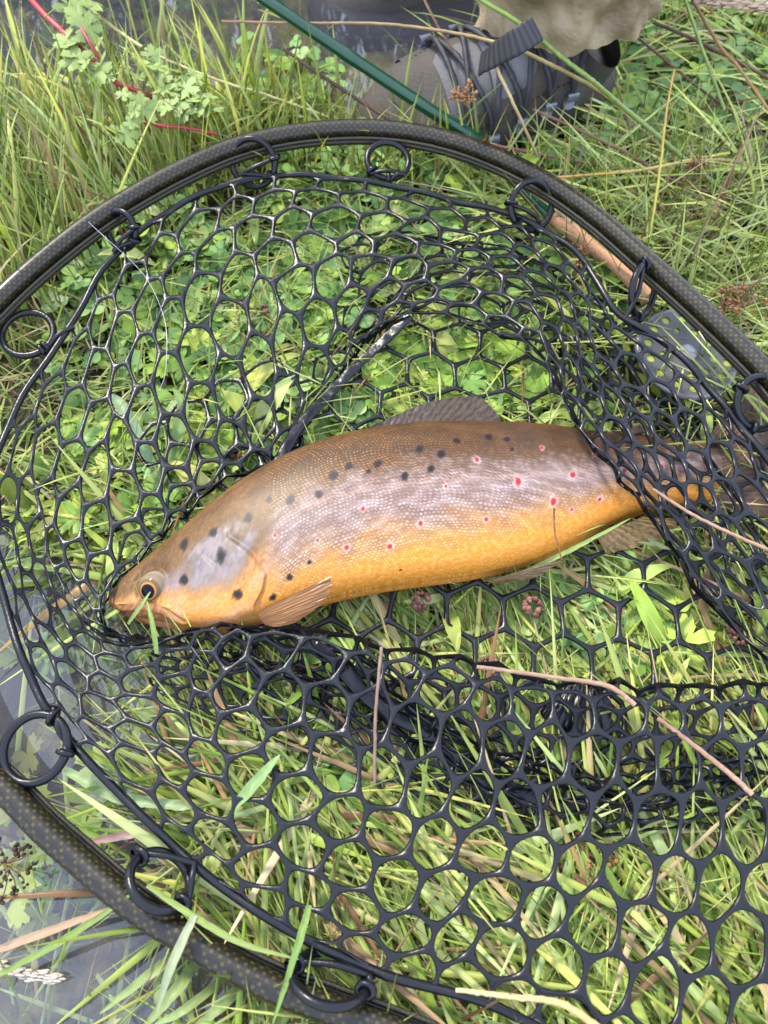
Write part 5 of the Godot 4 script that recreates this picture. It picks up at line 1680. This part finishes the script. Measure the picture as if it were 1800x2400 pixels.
	fishing_line()
	seed_heads(dry)

func flower_heads(m: Material) -> void:
	var spots := [[Vector3(0.0856, 0.02, -0.161)][0], [Vector3(0.0212, 0.022, -0.1636)][0], [Vector3(0.1992, 0.022, -0.1436)][0], [Vector3(-0.0854, 0.02, -0.3857)][0], [Vector3(0.0583, 0.018, -0.1266)][0], [Vector3(-0.0972, 0.015, -0.267)][0]]
	var labels := ["dark brown dead clover head in the mesh below the fish", "brown dead clover head against the belly of the fish", "greenish brown clover head at the right edge below the fish", "small dark dead clover head among the clover above the fish", "brown dead clover head near the fold of the net", "small brown withered head beside the back of the fish"]
	for k in spots.size():
		var sh := Shape.new()
		rng.seed = 900 + k
		for i in 26:
			var d := Vector3(rng.randfn(), absf(rng.randfn()) * 0.7, rng.randfn()).normalized()
			var size := 0.0026 if k != 3 else 0.0018
			sh.ball(spots[k] + d * size * 1.9, size * rng.randf_range(0.6, 1.0), lin(0.084, 0.035, 0.028).lerp(lin(0.182, 0.091, 0.063), rng.randf()), 5, 6, Vector3(0.8, 1.2, 0.8))
		tag(obj("clover_head", sh, m), labels[k], "flower head")

func seed_heads(m: Material) -> void:
	var heads := [
		["brown rush flower cluster under the mesh at the lower right", [Vector3(0.1013, 0.02, -0.0283)][0], 0.013, [Vector3(0.1006, 0.024, -0.0397)][0]],
		["reddish brown rush flower cluster right of the hoop, the larger one", [Vector3(0.2512, 0.04, -0.3786)][0], 0.016, [Vector3(0.2241, 0.02, -0.3487)][0]],
		["reddish brown rush flower cluster close to the hoop", [Vector3(0.2336, 0.04, -0.3765)][0], 0.010, [Vector3(0.2145, 0.02, -0.3487)][0]],
		["dark seed head hanging in the water at the left edge", [Vector3(-0.1886, 0.01, -0.0258)][0], 0.014, [Vector3(-0.2096, 0.01, -0.0301)][0]],
		["brown seed cluster lying on the boot beside the rod", [Vector3(0.0564, 0.092, -0.5225)][0], 0.009, [Vector3(0.0611, 0.08, -0.5271)][0]],
		["brown rush flower cluster beside the cork grip", [Vector3(0.1431, 0.03, -0.426)][0], 0.010, [Vector3(0.1268, 0.01, -0.4092)][0]],
		["small reddish cluster on the right bank above the hoop", [Vector3(0.2389, 0.04, -0.5157)][0], 0.007, [Vector3(0.2478, 0.02, -0.5063)][0]]]
	var k := 0
	for h in heads:
		rng.seed = 700 + k
		var root := thing("rush_flower", h[0], "flower head")
		var st := Shape.new()
		var sd := Shape.new()
		var dark: bool = k == 3
		for i in 15:
			var d: Vector3 = Vector3(rng.randfn(), rng.randfn() * 0.5 + 0.3, rng.randfn()).normalized() * h[2] * rng.randf_range(0.4, 1.1)
			var tip: Vector3 = h[1] + d
			st.tube(spline([h[3].lerp(h[1], 0.8), h[1] + d * 0.5, tip], 5), [0.0004], 5, [lin(0.112, 0.063, 0.035)])
			for q in 4:
				sd.ball(tip + Vector3(rng.randfn(), rng.randfn(), rng.randfn()) * 0.0014, rng.randf_range(0.0008, 0.0014), (lin(0.168, 0.07, 0.025) if not dark else lin(0.021, 0.015, 0.008)).lerp(lin(0.252, 0.133, 0.056) if not dark else lin(0.035, 0.025, 0.014), rng.randf()), 5, 6)
		st.tube(spline([h[3], h[3].lerp(h[1], 0.5), h[1]], 6), [0.0009], 6, [lin(0.14, 0.14, 0.035)])
		obj("stalk", st, m, root)
		obj("seeds", sd, m, root)
		k += 1
	# pale grass ear floating in the water
	var ear := thing("grass_ear", "pale feathery grass ear lying in the water at the bottom left", "grass ear")
	var sh := Shape.new()
	var p := spline([Vector3(-0.1989, -0.002, 0.0173), Vector3(-0.1811, 0, 0.0211), Vector3(-0.1584, 0.002, 0.0233)], 60)
	rng.seed = 720
	for i in 60:
		for q in 3:
			var o: Vector3 = p[i] + Vector3(rng.randfn(), rng.randfn() * 0.4, rng.randfn()) * 0.0013
			sh.ball(o, 0.0008, lin(0.294, 0.252, 0.21), 4, 5, Vector3(3.0, 0.7, 0.8))
	obj("spikelets", sh, m, ear)
	var ear2 := thing("grass_ear", "pale brown grass ear at the top right corner", "grass ear")
	var sh2 := Shape.new()
	p = spline([Vector3(0.2282, 0.12, -0.5917), Vector3(0.2502, 0.12, -0.5847), Vector3(0.2938, 0.11, -0.5947)], 60)
	for i in 60:
		for q in 3:
			sh2.ball(p[i] + Vector3(rng.randfn(), rng.randfn(), rng.randfn()) * 0.0016, 0.0013, lin(0.315, 0.231, 0.154), 4, 5, Vector3(3.0, 0.7, 0.8))
	obj("spikelets", sh2, m, ear2)

func silverweed(m: Material) -> void:
	var plant := thing("silverweed", "creeping plant with red stems and small grey-green toothed leaves", "plant")
	var red := mat(0.45, 0.5)
	for line in [[[Vector3(-0.2987, 0.072, -0.6859), Vector3(-0.273, 0.076, -0.6475), Vector3(-0.2393, 0.076, -0.607), Vector3(-0.2094, 0.072, -0.5722), Vector3(-0.1966, 0.066, -0.57), Vector3(-0.1809, 0.058, -0.5706)], 0.0024, 0.0017], [[Vector3(-0.1874, 0.058, -0.5415), Vector3(-0.1681, 0.06, -0.5332), Vector3(-0.1511, 0.058, -0.5339), Vector3(-0.1277, 0.052, -0.5346)], 0.0014, 0.0011], [[Vector3(-0.2314, 0.092, -0.6039), Vector3(-0.2238, 0.087, -0.5916), Vector3(-0.2193, 0.077, -0.5875)], 0.0012, 0.0011]]:
		var p := spline(line[0], 40)
		var rr := []
		for i in 40: rr.append(lerpf(line[1], line[2], i / 39.0))
		var sh := Shape.new()
		sh.tube(p, rr, 10, [lin(0.294, 0.021, 0.032)])
		obj("runner", sh, red, plant)
	var mesh := lobed_mesh(231, 5.0)
	var centres := [Vector3(-0.2455, 0.092, -0.6315), Vector3(-0.2342, 0.092, -0.6191), Vector3(-0.2261, 0.092, -0.6039), Vector3(-0.2262, 0.092, -0.6346), Vector3(-0.246, 0.082, -0.606), Vector3(-0.2377, 0.082, -0.6), Vector3(-0.2326, 0.082, -0.5823), Vector3(-0.2374, 0.082, -0.5794), Vector3(-0.2263, 0.082, -0.5765), Vector3(-0.2167, 0.078, -0.5743), Vector3(-0.2076, 0.076, -0.5689), Vector3(-0.1881, 0.082, -0.5911), Vector3(-0.1828, 0.082, -0.5794), Vector3(-0.1766, 0.082, -0.5852), Vector3(-0.1807, 0.076, -0.5775), Vector3(-0.1885, 0.072, -0.5751), Vector3(-0.1721, 0.072, -0.5722), Vector3(-0.167, 0.072, -0.5609), Vector3(-0.161, 0.072, -0.5553), Vector3(-0.159, 0.072, -0.5665), Vector3(-0.1512, 0.072, -0.5609), Vector3(-0.1714, 0.072, -0.5415), Vector3(-0.1624, 0.072, -0.5388), Vector3(-0.1541, 0.072, -0.5415), Vector3(-0.146, 0.072, -0.547), Vector3(-0.1397, 0.068, -0.5446), Vector3(-0.1793, 0.072, -0.5361), Vector3(-0.1858, 0.072, -0.5334), Vector3(-0.1875, 0.068, -0.5257), Vector3(-0.1495, 0.068, -0.5392), Vector3(-0.1377, 0.068, -0.5585), Vector3(-0.1317, 0.064, -0.545), Vector3(-0.1843, 0.072, -0.547), Vector3(-0.1974, 0.072, -0.5525), Vector3(-0.1472, 0.072, -0.5722), Vector3(-0.155, 0.072, -0.578), Vector3(-0.1711, 0.082, -0.5708), Vector3(-0.1936, 0.062, -0.5208)]
	var lm := leafy(0.55, 0.4)
	rng.seed = 55
	for i in centres.size():
		var o := MeshInstance3D.new()
		o.name = "leaf" if i == 0 else "leaf_%03d" % i
		o.mesh = mesh
		var g := mat(0.5, 0.4, true, Color(0.2, 0.3, 0.12).lerp(Color(0.3, 0.38, 0.18), 0.5).linear_to_srgb()) if i == 0 else null
		if i == 0:
			lm.albedo_color = Color(0.19, 0.25, 0.085).linear_to_srgb()
		o.material_override = lm
		o.transform = Transform3D(Basis.from_euler(Vector3(rng.randfn(0.2, 0.35), rng.randf() * TAU, rng.randfn(0, 0.35))).scaled(Vector3.ONE * rng.randf_range(0.013, 0.024) * (1.25 if i < 10 else 1.0)), centres[i])
		plant.add_child(o, true)

func fishing_line() -> void:
	var sh := Shape.new()
	sh.tube(spline([Vector3(-0.2075, 0.064, -0.4301), Vector3(-0.1852, 0.066, -0.4057), Vector3(-0.1712, 0.056, -0.3968), Vector3(-0.1581, 0.05, -0.3816), Vector3(-0.146, 0.046, -0.3545), Vector3(-0.1416, 0.044, -0.3287), Vector3(-0.1432, 0.038, -0.3071), Vector3(-0.1572, 0.03, -0.2856)], 60), [0.00012], 6, [lin(0.42, 0.441, 0.49)])
	tag(obj("fishing_line", sh, mat(0.2, 0.6)), "thin clear fishing line draped over the hoop and the left of the net", "fishing line")
